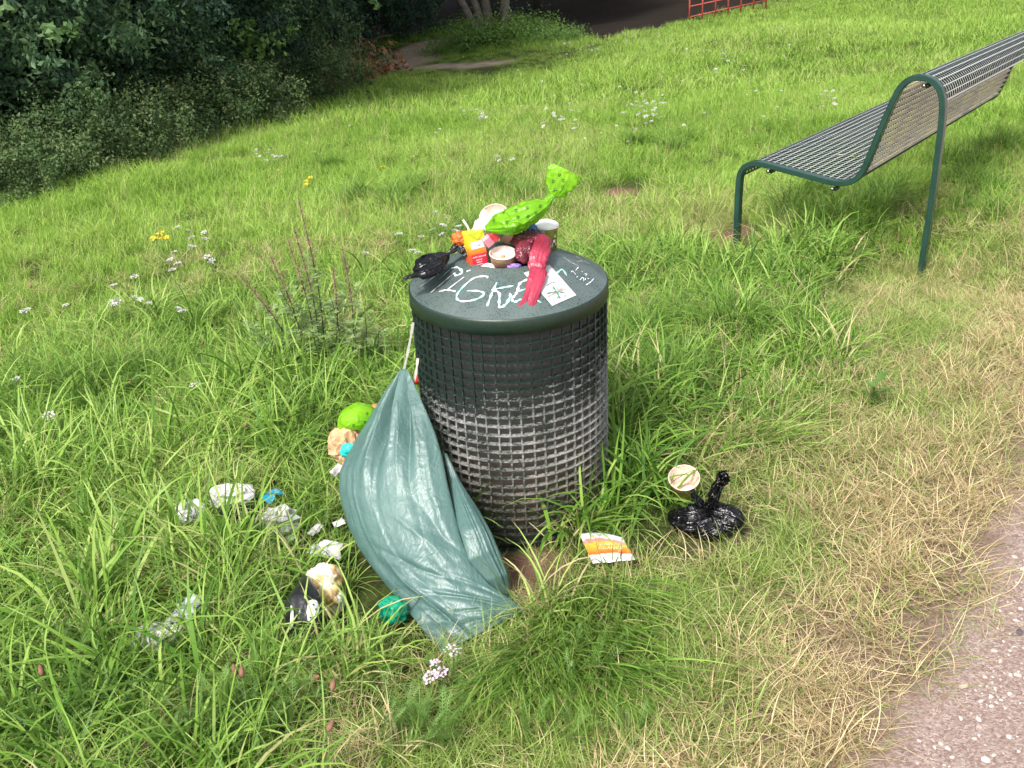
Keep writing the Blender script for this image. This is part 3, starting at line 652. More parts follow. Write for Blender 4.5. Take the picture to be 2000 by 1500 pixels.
for L, w, mb in [([(120, 400), (240, 300), (370, 190)], .0034, gw), ([(210, 255), (345, 135)], .0034, gc), ([(340, 138), (410, 128), (462, 178), (400, 215), (372, 188)], .0062, gb),
                 ([(482, 230), (300, 368)], .0036, gb), ([(208, 388), (300, 372), (392, 388)], .0052, gb), ([(508, 170), (550, 155)], .0045, gw),
                 ([(738, 245), (715, 222), (600, 238), (500, 310), (412, 410), (410, 475), (490, 495), (620, 470), (700, 415), (640, 385), (515, 380)], .0052, gb),
                 ([(835, 290), (785, 400), (730, 545)], .0052, gc), ([(1018, 325), (900, 345), (775, 370)], .0045, gc), ([(780, 368), (860, 405), (862, 500), (868, 560), (930, 530), (978, 450), (980, 405)], .0062, gb),
                 ([(1170, 255), (1085, 300), (1062, 370), (1040, 420), (1000, 470), (1030, 500), (1100, 470)], .0058, gb), ([(1055, 390), (1150, 358)], .0045, gc), ([(1262, 478), (1318, 510)], .003, gc),
                 ([(1480, 190), (1545, 150), (1592, 215)], .0048, gc), ([(5, 335), (120, 255), (232, 172)], .0026, gw), ([(0, 245), (60, 205)], .003, gw),
                 ([(1888, 245), (1850, 285), (1800, 318)], .0022, gw), ([(1722, 120), (1690, 160)], .0022, gw), ([(1640, 180), (1655, 165), (1690, 205)], .002, gw), ([(1755, 165), (1765, 175)], .0028, gw),
                 ([(1780, 200), (1810, 195), (1800, 215)], .002, gw), ([(1700, 235), (1712, 222)], .002, gw), ([(1735, 262), (1770, 235), (1778, 275)], .002, gw), ([(1790, 265), (1800, 240)], .002, gw), ([(1822, 250), (1832, 245)], .003, gw),
                 ([(1560, 15), (1640, 70), (1720, 110)], .0022, gw), ([(1690, 5), (1760, 45)], .002, gw), ([(1840, 90), (1780, 60), (1700, 60)], .0018, gw)]:
    sb = MB(); stroke(sb, cz(L), w*1.12, .0009+.0003*(mb is gb)); link('graffiti', sb.mesh('graffiti'), M_G1 if mb is gb else M_G2 if mb is gc else M_G3, bin_)
# sticker
def quadgrid(corners, nu, nv):
    a, b, c, d = [np.array(q, float) for q in corners]; out = []
    for j in range(nv+1):
        for i in range(nu+1):
            u, v = i/nu, j/nv; out.append((a*(1-u)+b*u)*(1-v)+(d*(1-u)+c*u)*v)
    return out
def gridF(nu, nv): return [(j*(nu+1)+i, j*(nu+1)+i+1, (j+1)*(nu+1)+i+1, (j+1)*(nu+1)+i) for j in range(nv) for i in range(nu)]
stc = cz([(1125, 188), (1405, 100), (1697, 430), (1435, 545)])
SV = [oncone(q[0], q[1], .0016)[0] for q in quadgrid(stc, 8, 8)]
stk = link('sticker', mk('sticker', SV, gridF(8, 8)), simple('sticker_paper', (.60, .60, .59), .5, .06, 60), bin_)
for pts, w, c in [([(1370, 332), (1420, 300), (1465, 296)], .0016, (.05, .05, .05)), ([(1435, 330), (1480, 400), (1520, 470)], .005, (.35, .62, .52)), ([(1375, 415), (1480, 395), (1570, 405)], .0045, (.30, .55, .50)),
                  ([(1385, 450), (1480, 400), (1545, 350)], .0035, (.85, .60, .50)), ([(1490, 475), (1500, 400), (1480, 330)], .0035, (.55, .75, .70)), ([(1510, 380), (1590, 370)], .0035, (.85, .65, .55)), ([(1560, 425), (1580, 440), (1560, 448)], .002, (.9, .55, .5))]:
    mb = MB(); stroke(mb, cz(pts), w, .0026); link('drawn_mark', mb.mesh('drawn_mark'), simple('ink', tuple(q*q*.62 for q in c), .6, .15), stk)

# ------------------------------------------------------------------ generic soft shapes
def gather(name, pts, radii, mat, flat=1., pleats=11, amp=.12, seed=0, nseg=84, nu=96, crumple=.12, csc=22, parent=None, closed_ends=True, updir=None, world=True, flatv=None, **kw):
    """plastic film gathered round a centre line: radial pleats that run into the ties"""
    P = spline(pts, nseg); rr = np.interp(np.linspace(0, 1, nseg), np.linspace(0, 1, len(radii)), radii)
    rr = np.convolve(np.pad(rr, 2, 'edge'), np.ones(5)/5, 'valid')
    fl = np.interp(np.linspace(0, 1, nseg), np.linspace(0, 1, len(flatv)), flatv) if flatv is not None else np.full(nseg, flat)
    fr = frames(P); r = np.random.default_rng(seed); V = []
    ph = [(pleats*q, r.uniform(0, TAU), r.uniform(.5, 1)) for q in (.35, .6, 1., 1.6)]
    rmax = max(radii)
    ref = np.array(updir if updir is not None else (0, 0, 1.), float)
    for i in range(nseg):
        t = fr[i][2]; a = ref-t*(ref@t)
        if np.linalg.norm(a) < .15: a = fr[i][0]
        a /= np.linalg.norm(a); bb = np.cross(t, a)
        for k in range(nu):
            th = TAU*k/nu; s_ = 0
            for f, p0, w in ph: q_ = math.cos(round(f)*th+p0+.9*math.sin(i/nseg*5+f)); s_ += w*(1.3-2.2*abs(q_))
            tight = 1-.4*rr[i]/rmax
            q = rr[i]*(1+amp*tight*s_)
            V.append(P[i]+q*(math.cos(th)*bb+math.sin(th)*a*fl[i]))
    V = np.array(V); nn = fbm(V, csc, seed+1, 3); n2 = fbm(V, csc*.45, seed+5, 2)
    cen = np.repeat(P, nu, 0); dv = V-cen
    V = cen+dv*(1+crumple*(.55*np.maximum(0, 1-4*np.abs(nn))**1.5-.2)[:, None]*1.8+crumple*1.6*n2[:, None])
    F = [(i*nu+k, i*nu+(k+1) % nu, (i+1)*nu+(k+1) % nu, (i+1)*nu+k) for i in range(nseg-1) for k in range(nu)]
    if closed_ends: F += [tuple(range(nu))[::-1], tuple((nseg-1)*nu+k for k in range(nu))]
    elif closed_ends is None: F += [tuple(range(nu))[::-1]]
    return link(name, mk(name, V, F), mat, parent, world_verts=parent is not None, **kw)
def lump(name, c, size, mat, seed=0, amp=.35, sc=1.6, sub=4, rot=(0, 0, 0), parent=None, sharp=True, smooth=True, **kw):
    bm = bmesh.new(); bmesh.ops.create_icosphere(bm, subdivisions=sub, radius=1)
    V = np.array([v.co[:] for v in bm.verts]); F = [tuple(v.index for v in f.verts) for f in bm.faces]; bm.free()
    n1 = fbm(V, sc, seed, 3); n2 = fbm(V, sc*2.6, seed+3, 3)
    rr = 1+amp*(1-2.6*np.abs(n1))*.8+amp*.5*(.4-1.6*np.abs(n2)) if sharp else 1+amp*n1
    V = V*rr[:, None]
    from mathutils import Euler
    M = np.array(Euler(rot).to_matrix()); V = (V*np.array(size))@M.T+np.array(c)
    return link(name, mk(name, V, F, smooth), mat, parent, world_verts=parent is not None, **kw)
def sheet(name, corners, mat, seed=0, amp=.006, sc=18, nu=16, nv=16, parent=None, thick=.0006, curl=0., smooth=True, **kw):
    Q = np.array(quadgrid(corners, nu, nv)); a, b, c, d = [np.array(q, float) for q in corners]
    n = np.cross(b-a, d-a); n /= np.linalg.norm(n)
    h = fbm(Q, sc, seed, 3); h = (.35-np.abs(h))*2
    uv = np.array([(i/nu-.5, j/nv-.5) for j in range(nv+1) for i in range(nu+1)])
    Q = Q+n*(amp*h+curl*(uv[:, 0]**2))[:, None]
    o = link(name, mk(name, Q, gridF(nu, nv), smooth), mat, parent, world_verts=parent is not None, **kw)
    m = o.modifiers.new('thickness', 'SOLIDIFY'); m.thickness = thick; return o
def label_text(txt, loc, size, M3, mat, parent, name='lettering', ext=.0002, align='CENTER'):
    cu = bpy.data.curves.new('t', 'FONT'); cu.body = txt; cu.size = size; cu.extrude = ext; cu.align_x = align; cu.resolution_u = 2
    to = bpy.data.objects.new('t', cu); COL.objects.link(to)
    dg = bpy.context.evaluated_depsgraph_get(); me = bpy.data.meshes.new_from_object(to.evaluated_get(dg))
    bpy.data.objects.remove(to); me.name = name
    V = np.array([v.co[:] for v in me.vertices])
    if len(V) == 0: return
    W = V@np.array(M3).T+np.array(loc)
    for v, w in zip(me.vertices, W): v.co = w
    me.update(); return link(name, me, mat, parent, world_verts=True)

# ------------------------------------------------------------------ rubbish in the mouth of the bin
M_BLACK = bagmat('black_film', (.004, .004, .005), .24, .55, 30, trans=0, spec=.55)
M_LIME = bagmat('lime_film', (.24, .66, .015), .22, .6, 26, trans=.52, col2=(.42, .80, .04), spec=.6)
M_RED = bagmat('red_film', (.34, .025, .055), .36, .6, 28, trans=.28, col2=(.62, .06, .12), spec=.65)
M_MAROON = bagmat('maroon_film', (.11, .010, .022), .16, .8, 40, trans=.12, col2=(.28, .04, .07), spec=.7)
M_WHITE = simple('white_paper', (.62, .61, .60), .6, .06, 40, .25, 60)
M_KRAFT = simple('kraft_card', (.46, .28, .17), .7, .12, 60, .15, 120)
M_INK = simple('dark_print', (.02, .02, .02), .5, .1)
M_WPRINT = simple('white_print', (.82, .80, .78), .5, .03)
M_PAW = simple('paw_print', (.05, .13, .02), .4, .1)
def P3(x, y, Y): return wy(x, y, Y)
# black bag draped on the left of the lid
bb = thing('dog_waste_bag', 'black knotted plastic bag lying over the left edge of the bin lid', 'plastic bag', P3(840, 520, -.05))
gather('bag_body', [P3(874, 496, -.03), P3(866, 502, -.04), P3(845, 515, -.06), P3(822, 527, -.08), P3(808, 532, -.085)], [.005, .020, .038, .034, .012], M_BLACK, flat=.70, pleats=9, amp=.05, seed=3, parent=bb, csc=30, crumple=.10)
gather('bag_tail', [P3(862, 514, -.085), P3(845, 523, -.105), P3(825, 532, -.12), P3(805, 539, -.12), P3(789, 544, -.12)], [.014, .022, .020, .009, .0055], M_BLACK, flat=.5, pleats=10, amp=.10, seed=4, parent=bb, csc=34, crumple=.1)
gather('bag_neck', [P3(873, 497, -.03), P3(882, 490, -.025), P3(895, 482, -.02), P3(910, 490, -.03), P3(916, 498, -.04)], [.004, .009, .016, .018, .012], M_BLACK, flat=.6, pleats=8, amp=.14, seed=5, parent=bb, csc=40)
# juice carton
def carton():
    base = P3(933, 519, -.040); th = R(24)
    ex = np.array([math.cos(th), math.sin(th), 0]); ey = np.array([-math.sin(th), math.cos(th), 0])
    lean = np.array([-.085, .10, 1.]); ez = lean/np.linalg.norm(lean); ex = ex-ez*(ex@ez); ex /= np.linalg.norm(ex); ey = np.cross(ez, ex)
    Mx = np.stack([ex, ey, ez], 1); w, d, h = .046, .034, .118; z0 = -.028
    t = thing('juice_carton', 'small yellow and red juice carton with a straw standing in the bin mouth', 'juice carton', base)
    def W(p): return Mx@np.array(p)+base
    m, tr, b, out, N = nodes('carton_print'); g = tr.nodes.new('ShaderNodeAttribute'); g.attribute_name = 'hh'
    nn = noise(tr, 60, 3, .5, objc(tr))
    v = mathn(tr, 'ADD', g.outputs['Fac'], mathn(tr, 'MULTIPLY', mathn(tr, 'SUBTRACT', nn.outputs[0], .5), .12))
    c = ramp(tr, v, [(.0, (.62, .05, .03)), (.50, (.75, .10, .03)), (.60, (.80, .30, .03)), (.70, (.78, .58, .04)), (.85, (.62, .68, .03)), (1., (.62, .72, .04))]); tr.links.new(c.outputs[0], b.inputs['Base Color']); b.inputs['Roughness'].default_value = .35
    mb = MB(); n = 10; V = []
    for i in range(n+1):
        z = z0+(h)*i/n
        for (x, y) in ((-w/2, -d/2), (w/2, -d/2), (w/2, d/2), (-w/2, d/2)): V.append(W((x, y, z)))
    F = [(i*4+k, i*4+(k+1) % 4, (i+1)*4+(k+1) % 4, (i+1)*4+k) for i in range(n) for k in range(4)]+[(3, 2, 1, 0), (n*4, n*4+1, n*4+2, n*4+3)]
    me = mk('carton_body', V, F, False, {'hh': np.repeat(np.linspace(0, 1, n+1), 4)}); bev(link('carton_body', me, m, t, world_verts=True), .0012)
    # folded ear on the front
    ear = MB(); yy = -d/2-.0012
    ear.add([W((-w/2+.001, yy, z0+h-.001)), W((w/2-.001, yy, z0+h-.001)), W((.004, yy-.0008, z0+h-.022)), W((-w/2+.001, yy+.001, z0+h-.001)), W((w/2-.001, yy+.001, z0+h-.001)), W((.004, yy+.001, z0+h-.022))], [(0, 2, 1), (3, 4, 5), (0, 1, 4, 3), (1, 2, 5, 4), (2, 0, 3, 5)])
    link('folded_flap', ear.mesh('folded_flap', False), simple('carton_lime', (.50, .56, .03), .4, .1), t, world_verts=True)
    lb_ = MB(); lb_.add([W((-w*.36, yy, z0+h*.64)), W((w*.40, yy, z0+h*.64)), W((w*.40, yy, z0+h*.80)), W((-w*.36, yy, z0+h*.80))], [(0, 1, 2, 3)]); link('white_label', lb_.mesh('white_label', False), M_WPRINT, t, world_verts=True)
    lb_ = MB(); lb_.add([W((-w*.40, yy, z0+h*.02)), W((w*.45, yy, z0+h*.02)), W((w*.45, yy, z0+h*.52)), W((-w*.40, yy, z0+h*.52))], [(0, 1, 2, 3)]); link('red_panel', lb_.mesh('red_panel', False), simple('red_ink', (.62, .02, .06), .4, .1), t, world_verts=True)
    M3 = np.stack([ex, ez, -ey], 1)
    label_text('APFEL-ORANGE', W((.001, yy-.0004, z0+h*.45)), .0052, M3, M_WPRINT, t)
    for i in range(7): label_text('iiliilillliiliilliil'[:20-(i*3) % 5], W((-.001, yy-.0004, z0+h*(.39-.05*i))), .0040, M3, M_WPRINT, t)
    label_text('o :iilli', W((.002, yy-.0005, z0+h*.69)), .0058, M3, simple('grey_ink', (.3, .35, .4), .5), t)
    st = MB(); st.tube([W((-.006, .002, z0+h-.004)), W((-.010, .004, z0+h+.012)), W((-.018, .006, z0+h+.030))], .0028, 10); link('straw', st.mesh('straw'), simple('straw_white', (.75, .80, .62), .35, .05), t, world_verts=True)
carton()
# orange wrapper behind the carton
lump('orange_wrapper', P3(900, 466, -.02), (.019, .012, .015), simple('orange_film', (.85, .20, .04), .4, .2, 40, .5, 60, trans=.2), 12, .45, 1.3, label='crumpled orange wrapper wedged behind the juice carton', cat='wrapper')
# kraft cup in front
def cup(name, label, cat, base, ax, h, r0, r1, wall, inside, lip=.0016, depthf=.8, group=None, extra=None):
    """open paper cup: base point, axis (towards the mouth)"""
    ax = np.array(ax, float); ax /= np.linalg.norm(ax); t = thing(name, label, cat, base, 0, group)
    a = np.cross(ax, (0, 1, 0)); a /= np.linalg.norm(a); b2 = np.cross(ax, a); Mx = np.stack([a, b2, ax], 1)
    def put(mb, nm, mat, sm_=True):
        mb.V = [tuple(Mx@np.array(v)+np.array(base)) for v in mb.V]; return link(nm, mb.mesh(nm, sm_), mat, t, world_verts=True)
    m1 = MB(); m1.lathe([(0, .0), (r0, 0), (r1, h)], 48); put(m1, 'cup_wall', wall)
    m2 = MB(); m2.lathe([(r1-.0008, h), (r1-.002, h-.003), (r0+(r1-r0)*(1-depthf)-.0015, h*(1-depthf)), (0, h*(1-depthf)-.001)], 48); put(m2, 'cup_inside', inside)
    m3 = MB(); m3.lathe([(r1+lip*math.cos(q), h+lip*math.sin(q)) for q in np.linspace(0, TAU, 9)], 48); put(m3, 'rim', inside)
    if extra: extra(t, Mx, np.array(base), put)
    return t
def cupprint(t, Mx, base, put):
    # rows of small print and a ringed emblem, wrapped on the wall
    r0, r1, h = .0275, .0325, .046
    def wall(az, z, off=.0006):
        r = r0+(r1-r0)*z/h+off; return Mx@np.array([r*math.cos(az), r*math.sin(az), z])+base
    front = math.atan2((Mx.T@np.array([0, -1, 0]))[1], (Mx.T@np.array([0, -1, 0]))[0])
    mb = MB(); rg = np.random.default_rng(5)
    for row in range(9):
        z = .034-row*.0034; a = front+.95
        sgn = -1
        while a > front-.05:
            la = rg.uniform(.03, .10)
            mb.add([wall(a, z), wall(a-la, z), wall(a-la, z+.0012), wall(a, z+.0012)], [(0, 1, 2, 3)]); a -= la+.03
    sdn = 1 if wall(front+.5, .02)[0] < wall(front-.5, .02)[0] else -1
    if sdn < 0:
        mb = MB()
        for row in range(9):
            z = .034-row*.0034; a = front-.95
            while a < front+.05:
                la = rg.uniform(.03, .10); mb.add([wall(a, z), wall(a+la, z), wall(a+la, z+.0012), wall(a, z+.0012)], [(0, 1, 2, 3)]); a += la+.03
    o = link('small_print', mb.mesh('small_print', False), simple('brown_print', (.20, .11, .07), .6), t, world_verts=True)
    mb = MB(); c0 = front-.45*sdn; n = 20
    V = []
    for i in range(n+1):
        q = TAU*i/n*.82+1
        for rr in (.0062, .0078): V.append(wall(c0+rr*math.cos(q)/.031, .021+rr*math.sin(q), .0008))
    mb.add(V, [(2*i, 2*i+1, 2*i+3, 2*i+2) for i in range(n)])
    for dx in (-.0022, .0022):
        mb.add([wall(c0+(dx-.001)/.031, .019, .0008), wall(c0+(dx+.001)/.031, .019, .0008), wall(c0+(dx+.001)/.031, .024, .0008), wall(c0+(dx-.001)/.031, .024, .0008)], [(0, 1, 2, 3)])
    link('emblem', mb.mesh('emblem', False), M_INK, t, world_verts=True)
def dregs(t, Mx, base, put):
    cupprint(t, Mx, base, put)
    lump('dregs', Mx@np.array([0, 0, .0365])+base, (.005, .004, .003), simple('food', (.5, .33, .14), .6, .3), 2, .4, 1.5, 3, parent=t)
cup('paper_cup', 'kraft paper cup with a white inside standing between the juice carton and maroon bag', 'paper cup', P3(983, 525, -.050), (.02, -.20, 1), .046, .0275, .0325, M_KRAFT, simple('cup_lining', (.72, .58, .52), .4, .06, 90), depthf=.22, extra=dregs)
# pink and red wrapper packet, dark grey end
def packet(name, label, c, ex, ez, size, mats, cat='packet', seed=0):
    t = thing(name, label, cat, c); ex = np.array(ex, float); ex /= np.linalg.norm(ex); ez = np.array(ez, float); ez -= ex*(ez@ex); ez /= np.linalg.norm(ez); ey = np.cross(ez, ex)
    Mx = np.stack([ex, ey, ez], 1); w, d, h = size
    x0 = -w/2
    for nm, f, mt in mats:
        mb = MB(); mb.box(Mx@np.array([x0+w*f/2, 0, 0])+c, (w*f-.0004, d, h), Mx); o = link(nm, mb.mesh(nm, False), mt, t, world_verts=True); bev(o, .002, 2); x0 += w*f
    return t
packet('wrapper_packet', 'pink and red packet with a dark grey end stuck behind the kraft cup', P3(962, 463, -.045), (.85, .2, .62), (-.5, -.3, .8), (.052, .016, .026),
       [('pink_end', .42, simple('pink_print', (.80, .30, .38), .45, .15, 60)), ('red_middle', .33, simple('red_print', (.72, .05, .08), .4, .2, 60)), ('grey_end', .25, simple('grey_print', (.10, .10, .11), .5, .2, 60))])
# patterned brown carton corner, blue wrapper, white paper, purple wrapper
packet('brown_carton', 'small brown striped carton corner between the pink packet and maroon bag', P3(990, 462, -.01), (1, .1, -.35), (.3, -.3, 1), (.028, .02, .03), [('carton_side', 1., simple('brown_stripe', (.36, .22, .15), .5, .3, 80))], 'carton')
lump('blue_wrapper', P3(1034, 446, .02), (.016, .012, .014), simple('blue_film', (.05, .16, .32), .35, .2, 40, .5, 60), 9, .4, 1.4, label='dark blue wrapper just left of the olive tub', cat='wrapper')
lump('white_napkin', P3(955, 522, -.066), (.018, .010, .008), M_WHITE, 14, .4, 1.6, label='scrap of white paper tucked under the kraft cup at the bin mouth', cat='paper')
lump('purple_wrapper', P3(1004, 521, -.082), (.016, .006, .007), simple('purple_film', (.30, .18, .55), .35, .2, 40, .5, 60), 15, .4, 1.6, label='purple plastic wrapper poking out right of the kraft cup', cat='wrapper')
# white and kraft bowl at the back, crumpled white pack
cup('kraft_bowl', 'round kraft bowl lying tilted at the back of the heap on the bin', 'bowl', P3(968, 428, .05)+np.array([0, .012, -.012]), (-.12, -.62, .9), .026, .026, .037, M_KRAFT, simple('bowl_lining', (.68, .52, .42), .5, .1, 60), depthf=.85)
wp = sheet('white_pouch', [P3(921, 447, -.02), P3(944, 417, .03), P3(990, 413, .03), P3(972, 452, -.03)], simple('pouch_white', (.72, .80, .68), .3, .1, 50, .4, 60), 4, .010, 26, 20, 20, thick=.004, label='crumpled white and pale green pouch with dark print left of the lime bag', cat='pouch')
def marks(parent, pts, mat, name='printed_mark'):
    for (x, y, Y, w, h, ang) in pts:
        c = P3(x, y, Y)+(CAMP-P3(x, y, Y))*.004; a = R(ang); ex = _xr*math.cos(a)+_yu*math.sin(a); ey = -_xr*math.sin(a)+_yu*math.cos(a)
        mb = MB(); V = [c+ex*w/2*math.cos(q)+ey*h/2*math.sin(q) for q in np.linspace(0, TAU, 9)[:-1]]; mb.add(V+[v-(CAMP-c)/np.linalg.norm(CAMP-c)*.002 for v in V], [tuple(range(8)), tuple(range(15, 7, -1))]+[(k, (k+1) % 8, 8+(k+1) % 8, 8+k) for k in range(8)])
        link(name, mb.mesh(name, False), mat, parent, world_verts=True)
# olive tub with the white lid
def tub():
    base = P3(1067, 478, .055); ax = np.array([.02, -.03, 1.]); ax /= np.linalg.norm(ax); t = thing('yoghurt_tub', 'olive green tub with a white lid at the back right of the bin mouth', 'tub', base)
    h, r0, r1 = .075, .026, .0315
    for nm, pr, mt in (('tub_wall', [(0, -.02), (r0, -.02), (r1, h*.72)], simple('olive_card', (.22, .27, .04), .4, .15, 30)), ('lid', [(r1+.0025, h*.72-.004), (r1+.003, h*.72), (r1+.0005, h*.72+.003), (0.012, h*.72+.012), (0, h*.72+.0125)], simple('lid_white', (.85, .85, .80), .4, .03))):
        mb = MB(); mb.lathe(pr, 48); mb.V = [tuple(np.array(v)+base) for v in mb.V]; link(nm, mb.mesh(nm), mt, t, world_verts=True)
    def wl(az, z, off=.0007): r = r0+(r1-r0)*(z+.02)/(h*.72+.02)+off; return base+np.array([r*math.sin(az), -r*math.cos(az), z])
    mb = MB(); V = []; n = 8
    for i in range(n+1): V += [wl(-1.15+1.0*i/n, .004), wl(-1.15+1.0*i/n, .048)]
    mb.add(V, [(2*i, 2*i+2, 2*i+3, 2*i+1) for i in range(n)]); link('text_panel', mb.mesh('text_panel'), simple('pale_panel', (.55, .66, .72), .5, .06), t, world_verts=True)
    mb = MB(); rg = np.random.default_rng(3)
    for row in range(11):
        z = .044-row*.0036; a = -1.1
        while a < -.22:
            la = rg.uniform(.04, .11); mb.add([wl(a, z, .0012), wl(a+la, z, .0012), wl(a+la, z+.0012, .0012), wl(a, z+.0012, .0012)], [(0, 1, 2, 3)]); a += la+.03
    link('small_print', mb.mesh('small_print', False), simple('grey_print2', (.22, .28, .34), .6), t, world_verts=True)
    mb = MB()
    for a, z, w, hh in ((.62, .012, .22, .008), (.75, .026, .12, .006), (.5, .002, .05, .010), (.36, .000, .05, .012), (.9, .004, .1, .006)):
        mb.add([wl(a, z), wl(a+w, z), wl(a+w, z+hh), wl(a, z+hh)], [(0, 1, 2, 3)])
    link('printed_mark', mb.mesh('printed_mark', False), M_WPRINT, t, world_verts=True)
    mb = MB()
    for a, z, w, hh in ((.58, .021, .34, .003), (.60, .009, .30, .0022), (.8, .038, .14, .004), (.86, -.004, .16, .006)):
        mb.add([wl(a, z), wl(a+w, z), wl(a+w, z+hh), wl(a, z+hh)], [(0, 1, 2, 3)])
    link('printed_mark', mb.mesh('printed_mark', False), M_INK, t, world_verts=True)
tub()
# maroon bag and the red bag hanging down over the lid
mb_ = thing('dog_waste_bag', 'dark maroon crumpled bag filling the right half of the bin mouth', 'plastic bag', P3(1035, 480, -.03))
gather('bag_body', [P3(1004, 462, 0), P3(1018, 470, -.02), P3(1036, 474, -.03), P3(1056, 474, -.03), P3(1074, 480, -.03)], [.010, .026, .032, .030, .014], M_MAROON, flat=.75, pleats=9, amp=.08, seed=9, parent=mb_, csc=38, crumple=.18)
gather('bag_body', [P3(1026, 474, -.06), P3(1024, 488, -.075), P3(1024, 502, -.085), P3(1028, 514, -.09)], [.014, .020, .018, .008], M_MAROON, flat=.8, pleats=7, amp=.10, seed=10, parent=mb_, csc=42, crumple=.18)
rb_ = thing('dog_waste_bag', 'bright red empty bag draped from the bin mouth down over the lid graffiti', 'plastic bag', P3(1050, 520, -.10))
gather('bag_body', [P3(1072, 466, -.04), P3(1062, 476, -.06), P3(1053, 495, -.09), P3(1050, 515, -.11), P3(1052, 532, -.125)], [.010, .024, .026, .024, .017], M_RED, flat=.40, pleats=5, amp=.06, seed=11, parent=rb_, csc=20, crumple=.16, updir=(0, -1, .3))
gather('bag_tail', [P3(1054, 526, -.125), P3(1046, 548, -.155), P3(1036, 568, -.178), P3(1024, 590, -.205), P3(1013, 604, -.222)], [.018, .018, .013, .008, .006], M_RED, flat=.35, pleats=4, amp=.07, seed=12, parent=rb_, csc=24, crumple=.12, updir=(0, -1, .3))
gather('bag_tail', [P3(1054, 528, -.13), P3(1052, 548, -.158), P3(1046, 570, -.185), P3(1040, 590, -.205), P3(1038, 606, -.222)], [.014, .014, .011, .011, .013], M_RED, flat=.30, pleats=4, amp=.07, seed=13, parent=rb_, csc=24, crumple=.12, updir=(0, -1, .3))
# lime bag with paw prints, knotted, its mouth flaring up to the right
lm = thing('dog_waste_bag', 'lime green paw print bag on top of the heap with its knotted end up', 'plastic bag', P3(1020, 425, 0))
LB = [P3(948, 446, -.045), P3(975, 440, -.04), P3(1008, 428, -.035), P3(1040, 412, -.03), P3(1062, 400, -.025), P3(1072, 393, -.02)]
gather('bag_body', LB, [.008, .034, .046, .037, .018, .0075], M_LIME, flat=.66, pleats=5, amp=.07, seed=21, parent=lm, csc=16, crumple=.24, nseg=90)
gather('bag_fold', [P3(1052, 402, -.035), P3(1036, 420, -.05), P3(1014, 440, -.06), P3(1003, 456, -.062)], [.010, .026, .022, .004], M_LIME, flat=.5, pleats=4, amp=.06, seed=24, parent=lm, csc=18, crumple=.2)
gather('knot', [P3(1066, 396, -.02), P3(1074, 388, -.02), P3(1082, 381, -.02)], [.0085, .0095, .007], M_LIME, flat=.8, pleats=5, amp=.1, seed=22, parent=lm, nseg=20, crumple=.2)
gather('bag_mouth', [P3(1079, 384, -.02), P3(1085, 374, -.015), P3(1092, 360, -.01), P3(1100, 345, -.005), P3(1106, 332, 0)], [.006, .022, .034, .040, .036], M_LIME, flat=.38, pleats=5, amp=.07, seed=23, parent=lm, csc=30, crumple=.15, closed_ends=None, updir=(0, -1, 0))
def surf(o, x, y, off=.0012):
    """point where the photo ray meets an object (authoring aid for flat prints)"""
    from mathutils.bvhtree import BVHTree
    if 'bvh' not in _c or _c['o'] is not o:
        vs = [v.co.copy() for v in o.data.vertices]; _c['bvh'] = BVHTree.FromPolygons(vs, [tuple(p.vertices) for p in o.data.polygons]); _c['o'] = o
    h = _c['bvh'].ray_cast(Vector(CAMP), Vector(ray(x, y)))
    return (np.array(h[0])-ray(x, y)*off, np.array(h[1])) if h[0] is not None else (None, None)
_c = {}
def paws(o, spots, s, mat, parent):
    for (x, y, a) in spots:
        a = R(a); mb = MB(); ok = False
        for (dx, dy, rx, ry) in ((0, .1, .42, .32), (-.45, -.42, .16, .22), (-.16, -.66, .16, .24), (.18, -.66, .16, .24), (.46, -.40, .16, .22)):
            cx = x+s*(dx*math.cos(a)-dy*math.sin(a)); cy = y+s*(dx*math.sin(a)+dy*math.cos(a)); V = []
            for q in np.linspace(0, TAU, 9)[:-1]:
                ux, uy = rx*math.cos(q), ry*math.sin(q)
                p, nn = surf(o, cx+s*(ux*math.cos(a)-uy*math.sin(a)), cy+s*(ux*math.sin(a)+uy*math.cos(a)))
                if p is not None: V.append(p)
            if len(V) == 8: mb.add(V, [tuple(range(8))]); ok = True
        if ok: link('paw_print', mb.mesh('paw_print', False), mat, parent, world_verts=True)
paws(lm.children[0], [(990, 436, 0), (1012, 425, -15), (1030, 407, -20), (1055, 404, 10), (1031, 424, 10), (983, 415, -20), (1047, 418, 0), (1008, 412, -10), (965, 432, -30)], 5.4, M_PAW, lm)
paws([c for c in lm.children if c.name.startswith('bag_mouth')][0], [(1080, 356, 30), (1083, 372, 40), (1098, 366, 20), (1092, 343, 30), (1100, 354, 0)], 5.4, M_PAW, lm)

